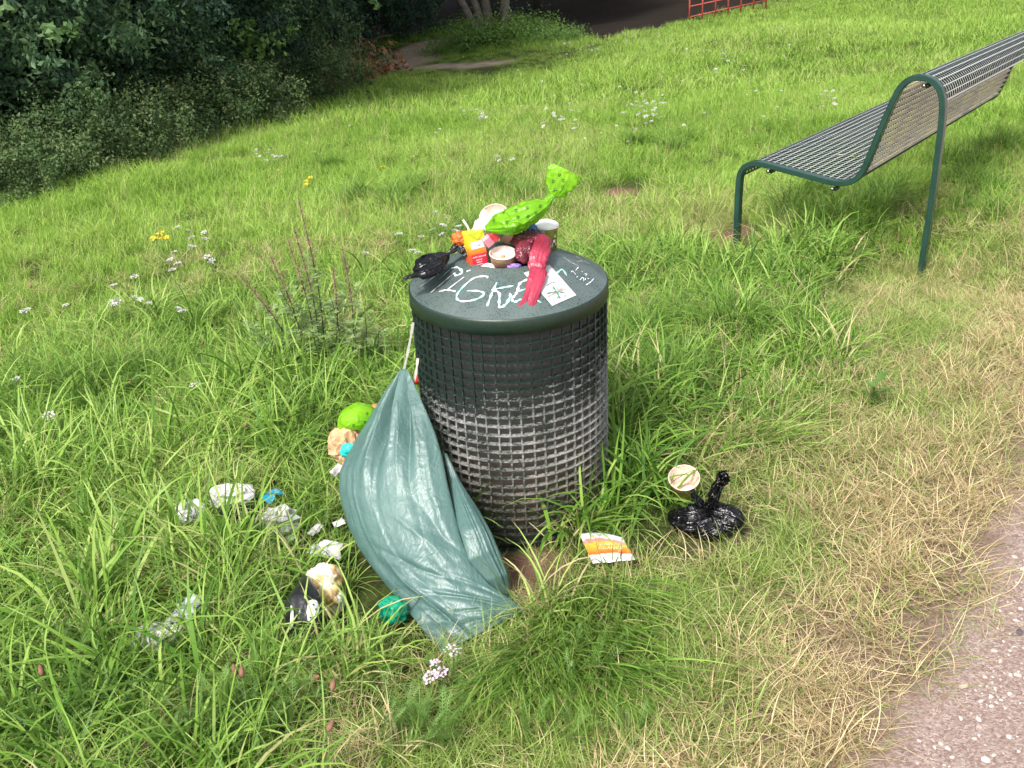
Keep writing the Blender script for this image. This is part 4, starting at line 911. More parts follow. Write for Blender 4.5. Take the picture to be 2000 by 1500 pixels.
# ================================================================== the big teal sack hanging from the bin
def gl(x, y, lift):
    g = gp(x, y); d = ray(x, y); return g-d*lift/abs(d[2])
def resample(L, n):
    L = np.array(L, float); d = np.concatenate([[0], np.cumsum(np.linalg.norm(np.diff(L, axis=0), axis=1))]); t = np.linspace(0, d[-1], n)
    return np.stack([np.interp(t, d, L[:, k]) for k in range(L.shape[1])], 1)
def loft(name, Lpx, Rpx, dist, bulge, back, mat, parent, seed, amp, fan=None, nv=150, nu=110, **kw):
    """closed sack between two edges; dist/bulge/back are lists along its length"""
    L = resample(Lpx, nv); Q = resample(Rpx, nv); v = np.linspace(0, 1, nv); f = lambda a: np.interp(v, np.linspace(0, 1, len(a)), a)
    dl, dr = f(dist[0]), f(dist[1]); bu, ba = f(bulge), f(back); am = f(amp)
    V = []; nb = 40
    LW = np.array([pd(L[i][0], L[i][1], dl[i]) for i in range(nv)]); RW = np.array([pd(Q[i][0], Q[i][1], dr[i]) for i in range(nv)])
    off = Vector((seed*3.1, seed*1.7, 0)); fanp = None if fan is None else np.array(fan, float)
    for i in range(nv):
        a, b = LW[i], RW[i]; cen = (a+b)/2; n = CAMP-cen; n /= np.linalg.norm(n); ax = (b-a); w = np.linalg.norm(ax); ax /= w+1e-9; n = n-ax*(n@ax); n /= np.linalg.norm(n)
        for j in range(nu):
            u = j/(nu-1); s_ = math.sin(PI*u)**.62 if 0 < u < 1 else 0
            h1 = mnoise.fractal(Vector((u*4.2+.5*math.sin(v[i]*3), v[i]*.9, 0))+off, 1., 2., 2)
            tt_1 = (u*6.5+1.1*h1) % 2.; h1 = (abs(tt_1-1)-.5)*(.15+3.4*mnoise.noise(Vector((u*2.6, v[i]*1.1, 5))+off)**2*2)
            h3 = mnoise.fractal(Vector((u*9, v[i]*1.3+u*2, 3))+off, 1., 2., 2); t3_ = (u*17+1.2*h3) % 2.; h3 = (abs(t3_-1)-.5)*1.1*max(0, 1-1.2*v[i])*min(1, abs(mnoise.noise(Vector((u*4, v[i]*2, 8))+off))*2.5)
            h2 = 0.
            if fanp is not None:
                p = (L[i]*(1-u)+Q[i]*u)-fanp; ang = math.atan2(p[1], p[0]); rd = np.hypot(*p)/300
                h2 = mnoise.fractal(Vector((ang*4.5, rd*1.3, 9))+off, 1., 2., 2); t2_ = (ang*6.2+1.3*h2) % 2.; h2 = (abs(t2_-1)-.5)*(.3+1.0*min(1, abs(mnoise.noise(Vector((ang*2.4, rd*.8, 4))+off))*2.2))*max(0., min(1., (v[i]-.38)/.3))
            ed = min(1, 6*u, 6*(1-u))
            V.append(a+(b-a)*u+n*(bu[i]*s_+am[i]*ed*(h1*(1-.45*max(0, (v[i]-.5)*2))+.45*h3+.9*h2)))
        for j in range(1, nb):
            u = 1-j/nb; V.append(a+(b-a)*u-n*ba[i]*math.sin(PI*u)**.7)
    m = nu+nb-1; F = [(i*m+k, (i+1)*m+k, (i+1)*m+(k+1) % m, i*m+(k+1) % m) for i in range(nv-1) for k in range(m)]
    F += [tuple(range(m)), tuple((nv-1)*m+k for k in range(m))[::-1]]
    return link(name, mk(name, V, F), mat, parent, world_verts=True, **kw)
def sackmat():
    m, t, b, out, N = nodes('teal_film'); c = objc(t)
    n = noise(t, 5, 3, .5, c); n2 = noise(t, 240, 3, .7, c); n3 = noise(t, 11, 4, .5, c, .8); mp4 = t.nodes.new('ShaderNodeMapping'); mp4.inputs['Scale'].default_value = (1, .6, .3); mp4.inputs['Rotation'].default_value = (0, R(18), 0); t.links.new(c, mp4.inputs[0]); n4 = noise(t, 42, 3, .5, mp4.outputs[0], 1.)
    r = ramp(t, n.outputs[0], [(.3, (.066, .142, .128)), (.5, (.090, .180, .162)), (.7, (.120, .220, .195))])
    t.links.new(r.outputs[0], b.inputs['Base Color'])
    rr = ramp(t, n2.outputs[0], [(.35, (.38,)*3), (.65, (.50,)*3)]).outputs[0]; t.links.new(rr, b.inputs['Roughness']); b.inputs['Specular IOR Level'].default_value = .9
    b.inputs['Coat Weight'].default_value = .0; b.inputs['Coat Roughness'].default_value = .32; b.inputs['Coat IOR'].default_value = 1.6
    bump(t, b, mathn(t, 'ADD', mathn(t, 'ABSOLUTE', mathn(t, 'SUBTRACT', n3.outputs[0], .5)), mathn(t, 'ADD', mathn(t, 'MULTIPLY', n2.outputs[0], .02), mathn(t, 'MULTIPLY', mathn(t, 'ABSOLUTE', mathn(t, 'SUBTRACT', n4.outputs[0], .5)), .45))), .65, .012)
    tr = t.nodes.new('ShaderNodeBsdfTranslucent'); t.links.new(r.outputs[0], tr.inputs[0])
    mx = t.nodes.new('ShaderNodeMixShader'); mx.inputs[0].default_value = .15
    t.links.new(b.outputs[0], mx.inputs[1]); t.links.new(tr.outputs[0], mx.inputs[2]); t.links.new(mx.outputs[0], out.inputs[0]); return m
M_SACK = sackmat()
sack = thing('rubbish_sack', 'big teal plastic rubbish sack hanging by white ties down the left side of the bin', 'rubbish sack', gp(880, 1240))
Ledge = [(782, 721), (768, 742), (754, 761), (726, 808), (703, 845), (679, 887), (664, 920), (662, 957), (670, 995), (682, 1032), (700, 1069), (726, 1107), (759, 1149), (801, 1200), (833, 1240), (861, 1276)]
Redge = [(796, 721), (802, 735), (808, 747), (824, 782), (838, 815), (852, 850), (864, 892), (873, 939), (884, 985), (893, 1020), (903, 1055), (922, 1100), (955, 1140), (990, 1165), (1010, 1178), (1027, 1193)]
loft('sack_body', Ledge, Redge, ([2.46, 2.42, 2.36, 2.28, 2.18, 2.06, 1.92, 1.80], [2.42, 2.32, 2.24, 2.16, 2.08, 2.00, 1.95, 1.90]), [.004, .018, .036, .050, .056, .048, .03, .008], [.004, .02, .05, .07, .07, .05, .02, .004], M_SACK, sack, 2, [.004, .014, .018, .018, .015, .013, .012, .006], fan=(1030, 1190))
loft('side_fold', [(868, 885), (876, 935), (884, 985), (895, 1030), (915, 1095), (950, 1140), (985, 1172)], [(872, 885), (900, 942), (938, 1000), (960, 1040), (976, 1078), (992, 1121), (999, 1174)], ([2.24, 2.20, 2.12, 2.04, 1.99, 1.97, 1.97], [2.25, 2.21, 2.14, 2.07, 2.03, 2.0, 1.985]), [.002, .012, .022, .025, .02, .015, .004], [.002, .02, .03, .03, .02, .01, .003], M_SACK, sack, 7, [.003, .008, .010, .010, .010, .008, .004], fan=None, nv=90, nu=60)
M_TIE = simple('white_tape', (.70, .68, .62), .5, .1, 60)
for k, (a_, b_2) in enumerate([((807, 630, 2.40), (789, 722, 2.44)), ((816, 700, 2.42), (809, 745, 2.42))]):
    p, q = pd(*a_), pd(*b_2); dd = q-p; sd2 = np.cross(dd, CAMP-p); sd2 /= np.linalg.norm(sd2); mb = MB()
    pts = [p+dd*s_+np.array([0, 0, -.004*math.sin(PI*s_)]) for s_ in np.linspace(0, 1, 8)]; w = .0030
    mb.add([x+sd2*w*(1+.3*math.sin(i*2)) * sg+np.array([0, .001*dz, 0]) for i, x in enumerate(pts) for sg in (-1, 1) for dz in (0, 1)],
           [(4*i, 4*i+2, 4*i+6, 4*i+4) for i in range(7)]+[(4*i+1, 4*i+5, 4*i+7, 4*i+3) for i in range(7)]+[(4*i, 4*i+4, 4*i+5, 4*i+1) for i in range(7)]+[(4*i+2, 4*i+3, 4*i+7, 4*i+6) for i in range(7)])
    link('tie', mb.mesh('tie', False), M_TIE, sack, world_verts=True)
# things spilling out behind the sack
lg = thing('dog_waste_bag', 'lime green tied bag bulging out behind the upper left edge of the sack', 'plastic bag', pd(700, 818, 2.44))
gather('bag_body', [pd(664, 836, 2.44), pd(678, 822, 2.44), pd(700, 814, 2.44), pd(722, 815, 2.44), pd(740, 822, 2.44)], [.012, .036, .042, .036, .014], M_LIME, flat=.85, pleats=5, amp=.025, seed=31, parent=lg, csc=20, crumple=.10)
paws(lg.children[0], [(717, 809, 0), (713, 826, 0), (690, 832, 30)], 4.6, M_PAW, lg)
lump('kraft_paper_bag', pd(680, 872, 2.43), (.045, .03, .055), simple('kraft_paper', (.58, .36, .20), .75, .2, 30, .4, 60), 32, .30, 1.2, 4, label='crumpled brown paper bag under the lime bag behind the sack', cat='paper bag', smooth=False)
lump('turquoise_wrapper', pd(682, 880, 2.375), (.022, .01, .018), simple('turquoise_film', (.03, .62, .52), .4, .15), 33, .35, 1.3, 4, label='turquoise wrapper lying on the brown paper bag at the sack edge', cat='wrapper')
sheet('white_card', [pd(643, 922, 2.40), pd(661, 905, 2.42), pd(674, 912, 2.42), pd(655, 932, 2.40)], M_WHITE, 34, .004, 30, 8, 8, label='white paper scrap at the left edge of the sack under the brown paper', cat='paper', thick=.002)
lump('orange_scrap', pd(733, 800, 2.47), (.014, .01, .012), simple('orange_paper', (.80, .28, .10), .6, .2), 35, .3, 1.3, 3, label='small orange scrap behind the sack beside the lime bag', cat='scrap')
lump('red_tag', pd(814, 742, 2.50), (.009, .008, .013), simple('red_plastic', (.80, .05, .03), .4, .1), 36, .25, 1.3, 3, label='small bright red scrap between the sack ties and the bin', cat='scrap')
lump('green_wrapper', gl(768, 1192, .08), (.030, .02, .033), bagmat('emerald_film', (.0, .36, .20), .18, 1., 60, .25, (.02, .62, .40)), 37, .28, 1.5, 4, label='crumpled glossy emerald green wrapper in the grass beside the sack', cat='wrapper')

# ================================================================== litter in the grass, left
M_TISS = simple('tissue', (.60, .585, .57), .8, .08, 40, .4, 70)
def tissue(name, x, y, lift, size, seed, label, mat=None, cat='tissue', rot=(0, 0, 0)):
    return lump(name, gl(x, y, lift+.02), tuple(q*1.2 for q in size), mat or M_TISS, seed, .50, 1.05, 3, rot, smooth=False, label=label, cat=cat)
tissue('tissue', 370, 1000, .08, (.032, .03, .020), 41, 'small white crumpled tissue, leftmost of the upper litter in the long grass')
tissue('tissue', 452, 968, .085, (.048, .035, .020), 42, 'white crumpled tissue just above the black tray in the long grass')
tissue('tissue', 548, 1018, .085, (.036, .026, .030), 43, 'round white crumpled tissue right of the black tray')
sheet('torn_paper', [gl(520, 1044, .05), gl(548, 1022, .08), gl(580, 1050, .06), gl(556, 1066, .05)], M_TISS, 44, .010, 20, 12, 12, label='torn white paper lying just below the round white tissue', cat='paper')
lump('beige_wrapper', gl(520, 1013, .09), (.022, .018, .016), simple('beige_paper', (.50, .42, .36), .7, .15), 45, .3, 1.4, 3, label='small beige scrap between the black tray and the round tissue', cat='scrap')
bt = thing('black_tray', 'glossy black crushed plastic tray lying in the long grass among white tissues', 'tray', gl(470, 1003, .07))
gather('tray_shell', [gl(432, 992, .12), gl(455, 998, .13), gl(480, 1002, .13), gl(500, 1012, .125), gl(510, 1030, .11)], [.010, .028, .034, .032, .014], M_BLACK, flat=.5, pleats=7, amp=.08, seed=46, parent=bt, crumple=.2, csc=26)
sheet('blue_packet', [gl(508, 970, .09), gl(535, 950, .10), gl(556, 962, .09), gl(526, 984, .08)], simple('blue_print', (.02, .36, .58), .35, .25, 40, .3, 60), 47, .010, 22, 14, 14, label='crumpled bright blue packet in the grass above the white tissue', cat='packet')
sheet('white_wrapper', [gl(596, 1078, .07), gl(628, 1052, .10), gl(668, 1060, .10), gl(662, 1092, .07)], M_WHITE, 48, .016, 22, 22, 22, label='crumpled white plastic wrapper close to the left side of the sack', cat='wrapper')
sheet('paper_scrap', [gl(598, 1040, .07), gl(622, 1022, .08), gl(634, 1028, .08), gl(610, 1046, .07)], M_TISS, 49, .006, 30, 8, 8, label='thin white scrap right of the torn paper in the long grass', cat='scrap')
sheet('paper_scrap', [gl(648, 1020, .08), gl(668, 1010, .09), gl(676, 1022, .08), gl(655, 1032, .07)], M_TISS, 50, .006, 30, 8, 8, label='small greyish white scrap touching the left edge of the sack', cat='scrap')
def stained():
    m, t, b, out, N = nodes('stained_tissue'); c = objc(t); n = noise(t, 22, 3, .55, c)
    r = ramp(t, n.outputs[0], [(.42, (.80, .78, .74)), (.52, (.70, .52, .28)), (.64, (.60, .36, .12))]); t.links.new(r.outputs[0], b.inputs['Base Color']); b.inputs['Roughness'].default_value = .7; bump(t, b, noise(t, 70, 4, .6, c).outputs[0], .4, .003); return m
M_STAIN = stained()
sn = thing('food_wrapper', 'white paper food wrapper smeared with brownish yellow sauce next to the black pouch', 'wrapper', gl(640, 1155, .05))
lump('wrapper_top', gl(634, 1132, .10), (.038, .025, .036), M_STAIN, 51, .34, 1.2, 4, parent=sn, smooth=True); lump('wrapper_bottom', gl(646, 1172, .06), (.028, .024, .040), M_STAIN, 52, .36, 1.2, 4, parent=sn)
bp = thing('black_pouch', 'dark bulging pouch with white printed side panels standing in the grass by the stained wrapper', 'pouch', gl(598, 1195, .03))
gather('pouch_body', [gl(596, 1130, .15), gl(596, 1148, .155), gl(594, 1175, .14), gl(592, 1205, .11), gl(590, 1235, .07)], [.010, .022, .042, .046, .040], bagmat('pouch_black', (.02, .02, .022), .3, .4, 40, 0), flat=.7, pleats=4, amp=.03, seed=53, parent=bp, crumple=.05, csc=14)
_b = bp.children[0]
for nm, Lp, mt in (('white_panel', [(602, 1174), (612, 1170), (620, 1174), (624, 1190), (618, 1206), (608, 1216), (601, 1212), (599, 1194)], M_WPRINT), ('white_panel', [(568, 1182), (573, 1186), (573, 1222), (566, 1232)], M_WPRINT)):
    cxy = np.mean(Lp, 0); ring = resample(list(Lp)+[Lp[0]], 25)[:-1]; m_ = len(ring); pts = []
    for f_ in (1., .75, .5, .25): pts += [surf(_b, *(cxy+(q-cxy)*f_), .0025)[0] for q in ring]
    pts.append(surf(_b, *cxy, .0025)[0])
    if all(p is not None for p in pts):
        mb = MB(); mb.add(pts, [(j*m_+i, j*m_+(i+1) % m_, (j+1)*m_+(i+1) % m_, (j+1)*m_+i) for j in range(3) for i in range(m_)]+[(3*m_+i, 3*m_+(i+1) % m_, 4*m_) for i in range(m_)]); link(nm, mb.mesh(nm), mt, bp, world_verts=True)
for (x, y) in ((612, 1181), (606, 1206), (618, 1190)):
    V = [surf(_b, x+2*math.cos(q), y+2*math.sin(q), .0045)[0] for q in np.linspace(0, TAU, 9)[:-1]]
    if all(v is not None for v in V): mb = MB(); mb.add(V, [tuple(range(8))]); link('printed_dot', mb.mesh('printed_dot'), M_INK, bp, world_verts=True)
def clearmat():
    m, t, b, out, N = nodes('clear_plastic'); b.inputs['Base Color'].default_value = (.80, .88, .86, 1); b.inputs['Roughness'].default_value = .12; b.inputs['Transmission Weight'].default_value = .55; b.inputs['IOR'].default_value = 1.3
    bump(t, b, noise(t, 60, 4, .6, objc(t)).outputs[0], .6, .004); return m
sheet('clear_tray', [gl(318, 1218, .10), gl(366, 1156, .16), gl(390, 1164, .16), gl(376, 1204, .12)], clearmat(), 54, .016, 24, 18, 18, label='crumpled clear plastic tray in the grass at the lower left', cat='tray', thick=.0012)
tissue('napkin', 300, 1245, .075, (.034, .028, .018), 55, 'white crumpled napkin left of and below the clear tray', cat='napkin')
tissue('napkin', 328, 1240, .075, (.024, .022, .014), 56, 'small cream scrap touching the right side of the lower left napkin', simple('cream_paper', (.62, .58, .46), .8, .1), cat='napkin')

# ================================================================== litter, right
kb = thing('dog_waste_bag', 'shiny black knotted bag with two upright ears on the grass right of the bin', 'plastic bag', gl(1383, 1035, .0))
K0 = gl(1386, 1003, .075)
for nm, pts, rad, fl_, sd_ in (('bag_body', [gl(1309, 1004, 0.060), gl(1325, 1012, 0.060), gl(1350, 1014, 0.065), gl(1372, 1006, 0.075), K0], [.010, .030, .040, .032, .012], .8, 61),
                               ('bag_body', [gl(1448, 1028, 0.050), gl(1436, 1020, 0.060), gl(1415, 1012, 0.065), gl(1398, 1005, 0.075), K0], [.014, .032, .040, .030, .012], .8, 62),
                               ('bag_body', [gl(1360, 1042, 0.035), gl(1372, 1034, 0.045), gl(1386, 1020, 0.060), K0], [.020, .034, .030, .010], .8, 63),
                               ('bag_body', [gl(1412, 1042, 0.035), gl(1402, 1034, 0.045), gl(1394, 1020, 0.060), K0], [.020, .030, .028, .010], .8, 64)):
    gather(nm, pts, rad, M_BLACK, flat=fl_, pleats=9, amp=.12, seed=sd_, parent=kb, crumple=.10, csc=30)
_K = lambda x, y: pd(x, y, math.hypot(*(K0-CAMP)[:2]))
gather('bag_ear', [K0, _K(1390, 985), _K(1396, 965), _K(1405, 945), _K(1413, 928)], [.010, .022, .028, .022, .028], M_BLACK, flat=.55, pleats=6, amp=.16, seed=65, parent=kb, crumple=.18, csc=36, closed_ends=None)
gather('bag_ear', [K0, _K(1376, 990), _K(1366, 980), _K(1357, 970), _K(1352, 958)], [.010, .018, .019, .015, .009], M_BLACK, flat=.5, pleats=6, amp=.16, seed=66, parent=kb, crumple=.15, csc=36)
cup('paper_cup', 'used paper cup lying open in the grass right of the bin above the black bag', 'paper cup', gl(1336, 958, .06), (-.10, -.42, 1.), .062, .033, .0415, simple('cup_brown', (.42, .30, .14), .6, .2, 30), simple('cup_cream', (.80, .62, .50), .45, .10, 22), depthf=.9)
def sachet():
    t = thing('drink_sachet', 'white and orange fruit drink sachet lying on the flattened grass right of the bin foot', 'sachet', gl(1185, 1075, .02))
    cs = [gl(1131, 1043, .065), gl(1216, 1050, .07), gl(1241, 1094, .055), gl(1158, 1101, .055)]
    nu, nv = 24, 24; Q = np.array(quadgrid(cs, nu, nv)); n = np.cross(cs[1]-cs[0], cs[3]-cs[0]); n /= np.linalg.norm(n); n *= np.sign(n[2])
    uv = np.array([(i/nu, j/nv) for j in range(nv+1) for i in range(nu+1)]); dup = (cs[0]-cs[3]); dup /= np.linalg.norm(dup)
    lift = np.sin(PI*uv[:, 0])*np.sin(PI*uv[:, 1]); Q = Q+n*(.007*lift+.0015*fbm(Q, 60, 3, 2))[:, None]+dup*((1-uv[:, 1])*np.sin(PI*uv[:, 0])*.012)[:, None]
    m, tr, b, out, N = nodes('sachet_print'); a = tr.nodes.new('ShaderNodeAttribute'); a.attribute_name = 'vv'; nn = noise(tr, 50, 3, .5, objc(tr))
    v = mathn(tr, 'ADD', a.outputs['Fac'], mathn(tr, 'MULTIPLY', mathn(tr, 'SUBTRACT', nn.outputs[0], .5), .10))
    r = ramp(tr, v, [(0., (.80, .84, .86)), (.24, (.80, .82, .84)), (.28, (.85, .30, .32)), (.36, (.85, .34, .20)), (.42, (.88, .55, .08)), (.58, (.88, .34, .05)), (.76, (.85, .14, .02)), (.79, (.84, .83, .84))]); tr.links.new(r.outputs[0], b.inputs['Base Color']); b.inputs['Roughness'].default_value = .3
    o = link('sachet_film', mk('sachet_film', Q, gridF(nu, nv), True, {'vv': uv[:, 1]}), m, t, world_verts=True); sm_ = o.modifiers.new('thickness', 'SOLIDIFY'); sm_.thickness = .002; sm_.offset = -1
    def at(u, v_, off=.0015):
        i = min(int(u*nu), nu-1); j = min(int(v_*nv), nv-1); f = u*nu-i; g = v_*nv-j; q = lambda a_, b3: Q[b3*(nu+1)+a_]
        return (q(i, j)*(1-f)+q(i+1, j)*f)*(1-g)+(q(i, j+1)*(1-f)+q(i+1, j+1)*f)*g+n*off
    for (cu_, cv, ru, rv, mt, nm, of) in ((.26, .15, .19, .13, simple('slice_rind', (.90, .62, .35), .4, .1), 'orange_slice', .0014), (.26, .15, .165, .11, simple('slice_flesh', (.88, .62, .16), .4, .2, 300), 'orange_slice', .0019), (.62, .20, .20, .12, simple('fruit', (.90, .52, .05), .4, .2, 100), 'fruit_picture', .0014), (.47, .10, .05, .05, simple('leaf_print', (.20, .32, .05), .4, .2), 'leaf_picture', .002)):
        mb = MB(); R_ = [at(min(max(cu_+ru*math.cos(q), .01), .99), min(max(cv+rv*math.sin(q), .01), .99), of) for q in np.linspace(0, TAU, 25)[:-1]]; mb.add(R_+[at(cu_, cv, of)], [(k, (k+1) % 24, 24) for k in range(24)]); link(nm, mb.mesh(nm), mt, t, world_verts=True)
    ex = at(.8, .6)-at(.2, .6); ex /= np.linalg.norm(ex); ey = at(.5, .3)-at(.5, .8); ey -= ex*(ey@ex); ey /= np.linalg.norm(ey); M3 = np.stack([ex, ey, np.cross(ex, ey)], 1)
    cm = simple('cream_ink', (.90, .78, .48), .4, .03)
    label_text('SUNNY', at(.52, .54, .003), .013, M3, cm, t); label_text('ORANGE', at(.54, .66, .003), .015, M3, cm, t)
sachet()

# ================================================================== the bench
BA = gp(1440, 485); baz = R(36)
BD = np.array([math.sin(baz), math.cos(baz), 0.]); BD[2] = -(GX*BD[0]+GY*BD[1]); BD /= np.linalg.norm(BD)
BS = np.cross(BD, [0, 0, 1.]); BS /= np.linalg.norm(BS); BU = np.cross(BS, BD)
def bprof(x, y):
    r = ray(x, y); t = ((BA-CAMP)@BD)/(r@BD); P = CAMP+t*r-BA; return np.array([P@BS, P@BU])
def bw(q, L=0.): return BA+BS*q[0]+BU*q[1]+BD*L
FR = [bprof(1440, 500), bprof(1447, 330), (bprof(1447, 330)+[.045, .0])]
prof_px = [(1439, 500), (1440, 455), (1442, 400), (1445, 352), (1449, 335), (1458, 324), (1472, 319), (1490, 320), (1530, 330), (1580, 343), (1625, 355), (1648, 357), (1668, 352), (1682, 340), (1694, 318), (1712, 275), (1732, 228), (1750, 188), (1762, 168), (1780, 154), (1800, 151), (1820, 157), (1834, 170), (1841, 190), (1842, 215), (1838, 260), (1829, 330), (1818, 410), (1807, 480), (1797, 545), (1793, 575)]
PR = spline([bprof(*q) for q in prof_px], 120)
def ribbon_frame(L0):
    """bent rectangular tube following the profile"""
    mb = MB(); V = []; F = []; N = len(PR); wd, th = .050, .027
    for i in range(N):
        t = PR[min(i+1, N-1)]-PR[max(i-1, 0)]; t /= np.linalg.norm(t); nrm = np.array([-t[1], t[0]])
        for a, l in ((1, -1), (1, 1), (-1, 1), (-1, -1)):
            for (da, dl) in ((0, 1), (1, 0)) if a*l > 0 else ((1, 0), (0, 1)):
                V.append(bw(PR[i]+nrm*a*(th/2-.003*da), L0+l*(wd/2-.004*dl)))
    m = 8
    F = [(i*m+k, i*m+(k+1) % m, (i+1)*m+(k+1) % m, (i+1)*m+k) for i in range(N-1) for k in range(m)]+[tuple(range(m))[::-1], tuple((N-1)*m+k for k in range(m))]
    mb.add(V, F); return mb
def benchpaint():
    m, t, b, out, N = nodes('bench_paint'); g = objc(t); n = noise(t, 12, 5, .7, g); n2 = noise(t, 200, 3, .6, g)
    c = ramp(t, n.outputs[0], [(.3, (.010, .040, .030)), (.7, (.020, .062, .047))]).outputs[0]
    c = mixc(t, mathn(t, 'MULTIPLY', ramp(t, n2.outputs[0], [(.6, (0,)*3), (.75, (1,)*3)]).outputs[0], .25), c, (.16, .15, .12))
    t.links.new(c, b.inputs['Base Color']); b.inputs['Roughness'].default_value = .27; b.inputs['Specular IOR Level'].default_value = .6; return m
M_BEN = benchpaint()
def gridmat():
    m, t, b, out, N = nodes('bench_mesh_paint_and_sheen'); geo = t.nodes.new('ShaderNodeNewGeometry'); a = t.nodes.new('ShaderNodeAttribute'); a.attribute_name = 'rear'
    n = noise(t, 7, 5, .7, geo.outputs['Position']); n2 = noise(t, 90, 4, .7, geo.outputs['Position'])
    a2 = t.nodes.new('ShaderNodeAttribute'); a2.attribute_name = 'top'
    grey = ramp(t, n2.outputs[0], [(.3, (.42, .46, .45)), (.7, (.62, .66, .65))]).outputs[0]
    grey = mixc(t, a2.outputs['Fac'], (.006, .014, .011), grey)  # pale top faces: sky reflection painted into the colour, over near-black paint
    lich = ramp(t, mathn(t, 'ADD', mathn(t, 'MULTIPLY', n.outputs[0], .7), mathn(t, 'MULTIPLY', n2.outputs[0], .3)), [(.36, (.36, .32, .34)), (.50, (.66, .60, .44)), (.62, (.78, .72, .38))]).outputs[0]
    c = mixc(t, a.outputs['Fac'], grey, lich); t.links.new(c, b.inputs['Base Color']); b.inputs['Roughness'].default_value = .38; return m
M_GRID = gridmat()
BL = 3.0
bench = thing('park_bench', 'dark green metal bench with bent tube ends and wire mesh seat and back', 'bench', tuple(BA))
for L0 in (0., BL): link('end_frame', ribbon_frame(L0).mesh('end_frame', False), M_BEN, bench, world_verts=True)
# mesh surface runs from the front apron over seat and back to the arch
i0, i1 = 13, int(np.argmin(np.linalg.norm(PR-bprof(1842, 200), axis=1)))
MP = PR[i0:i1+1]; MP = resample(MP, 200)
dl = np.concatenate([[0], np.cumsum(np.linalg.norm(np.diff(MP, axis=0), axis=1))])
def mpt(s_):
    p = np.array([np.interp(s_, dl, MP[:, 0]), np.interp(s_, dl, MP[:, 1])]); q = np.array([np.interp(s_+.004, dl, MP[:, 0]), np.interp(s_+.004, dl, MP[:, 1])]); q0 = np.array([np.interp(s_-.004, dl, MP[:, 0]), np.interp(s_-.004, dl, MP[:, 1])])
    t = q-q0; t /= np.linalg.norm(t)+1e-9; return p, t, np.array([-t[1], t[0]])
sback = dl[np.argmin(np.linalg.norm(MP-bprof(1676, 346), axis=1))]; stop = dl[np.argmin(np.linalg.norm(MP-bprof(1800, 151), axis=1))]
nl = int(dl[-1]/.0325)
for k in range(nl+1):
    s_ = min(dl[-1]*k/nl, dl[-1]-.004); p, t, nn = mpt(s_); e = k in (0, nl)
    w, h = (.0075, .006) if e else ((.0050, .0200) if s_ > sback and s_ < stop-.03 else (.0046, .0170))
    mb = MB(); V = []
    for L in (.026, BL-.026):
        for a, c in ((-1, -1), (1, -1), (1, 1), (-1, 1)): V.append(bw(p+t*a*w/2+nn*(.006-h/2+c*h/2), L))
    mb.add(V, [(0, 1, 5, 4), (1, 2, 6, 5), (2, 3, 7, 6), (3, 0, 4, 7), (0, 3, 2, 1), (4, 5, 6, 7)])
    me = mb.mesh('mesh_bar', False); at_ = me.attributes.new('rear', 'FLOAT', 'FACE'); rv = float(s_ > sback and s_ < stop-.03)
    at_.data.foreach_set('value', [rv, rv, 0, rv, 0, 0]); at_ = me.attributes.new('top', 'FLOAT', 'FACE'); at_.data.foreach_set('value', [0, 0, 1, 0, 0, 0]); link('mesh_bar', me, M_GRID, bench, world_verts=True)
# cross wires: one bent wire shared by all copies
sv = np.linspace(.002, dl[-1]-.004, 64); mb = MB(); V = []; rearv = []; topsheen = []
for s_ in sv:
    p, t, nn = mpt(s_)
    for a, c in ((-1, -1), (1, -1), (1, 1), (-1, 1)): V.append(bw(p+nn*(.0035+c*.0030))+BD*a*.0026)
    rearv += [.8 if sback < s_ < stop-.03 else 0., 0, 0, 0]; topsheen += [0, 0, 1, 0]
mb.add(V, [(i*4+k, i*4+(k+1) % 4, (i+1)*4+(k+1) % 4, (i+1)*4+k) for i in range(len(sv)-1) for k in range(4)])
xme = mb.mesh('cross_wire', False); at_ = xme.attributes.new('rear', 'FLOAT', 'FACE'); at_.data.foreach_set('value', rearv[:-4]); at_ = xme.attributes.new('top', 'FLOAT', 'FACE'); at_.data.foreach_set('value', topsheen[:-4]); xme.materials.append(M_GRID)
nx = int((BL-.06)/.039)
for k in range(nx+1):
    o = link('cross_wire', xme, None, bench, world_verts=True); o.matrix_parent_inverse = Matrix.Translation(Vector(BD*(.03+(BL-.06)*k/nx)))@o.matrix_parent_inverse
# ball headed bolts with their brackets
M_STEEL = simple('steel', (.42, .40, .38), .25, .1, 40, metal=1)
for q in ((1502, 334), (1627, 368), (1806, 167)):
    p2 = bprof(*q); 
    for L0, sg in ((0., -1), (BL, 1)):
        c = bw(p2, L0+sg*-.0)
        mb = MB(); mb.tube([bw(p2+[.012, .0], L0-.004), bw(p2+[.012, .0], L0+.035)], .011, 10); link('bracket', mb.mesh('bracket'), M_BEN, bench, world_verts=True)
        lump('bolt_head', bw(p2, L0-.012), (.0095, .0095, .0095), M_STEEL, 1, 0, 1, 3, parent=bench)
# a couple of leaves and crumbs lying on the seat
for x, y, s_ in ((1640, 302, .010), (1667, 305, .014)):
    p2 = None
    cpt = gp(x, y); d = ray(x, y); pl_n = BU*.98+BS*.1; t_ = ((bw(bprof(1580, 343))+pl_n*.012-CAMP)@pl_n)/(d@pl_n); q = CAMP+t_*d
    sheet('fallen_leaf', [q+BS*-s_+BD*-s_, q+BS*s_+BD*-s_*.4, q+BS*s_+BD*s_*1.4, q+BS*-s_*.4+BD*s_], simple('leaf_scrap', (.22, .26, .06) if s_ > .012 else (.62, .60, .40), .7, .2), int(x), .003, 60, 6, 6, label='olive fallen leaf lying on the bench seat' if s_ > .012 else 'pale fallen leaf scrap lying on the bench seat', cat='leaf')

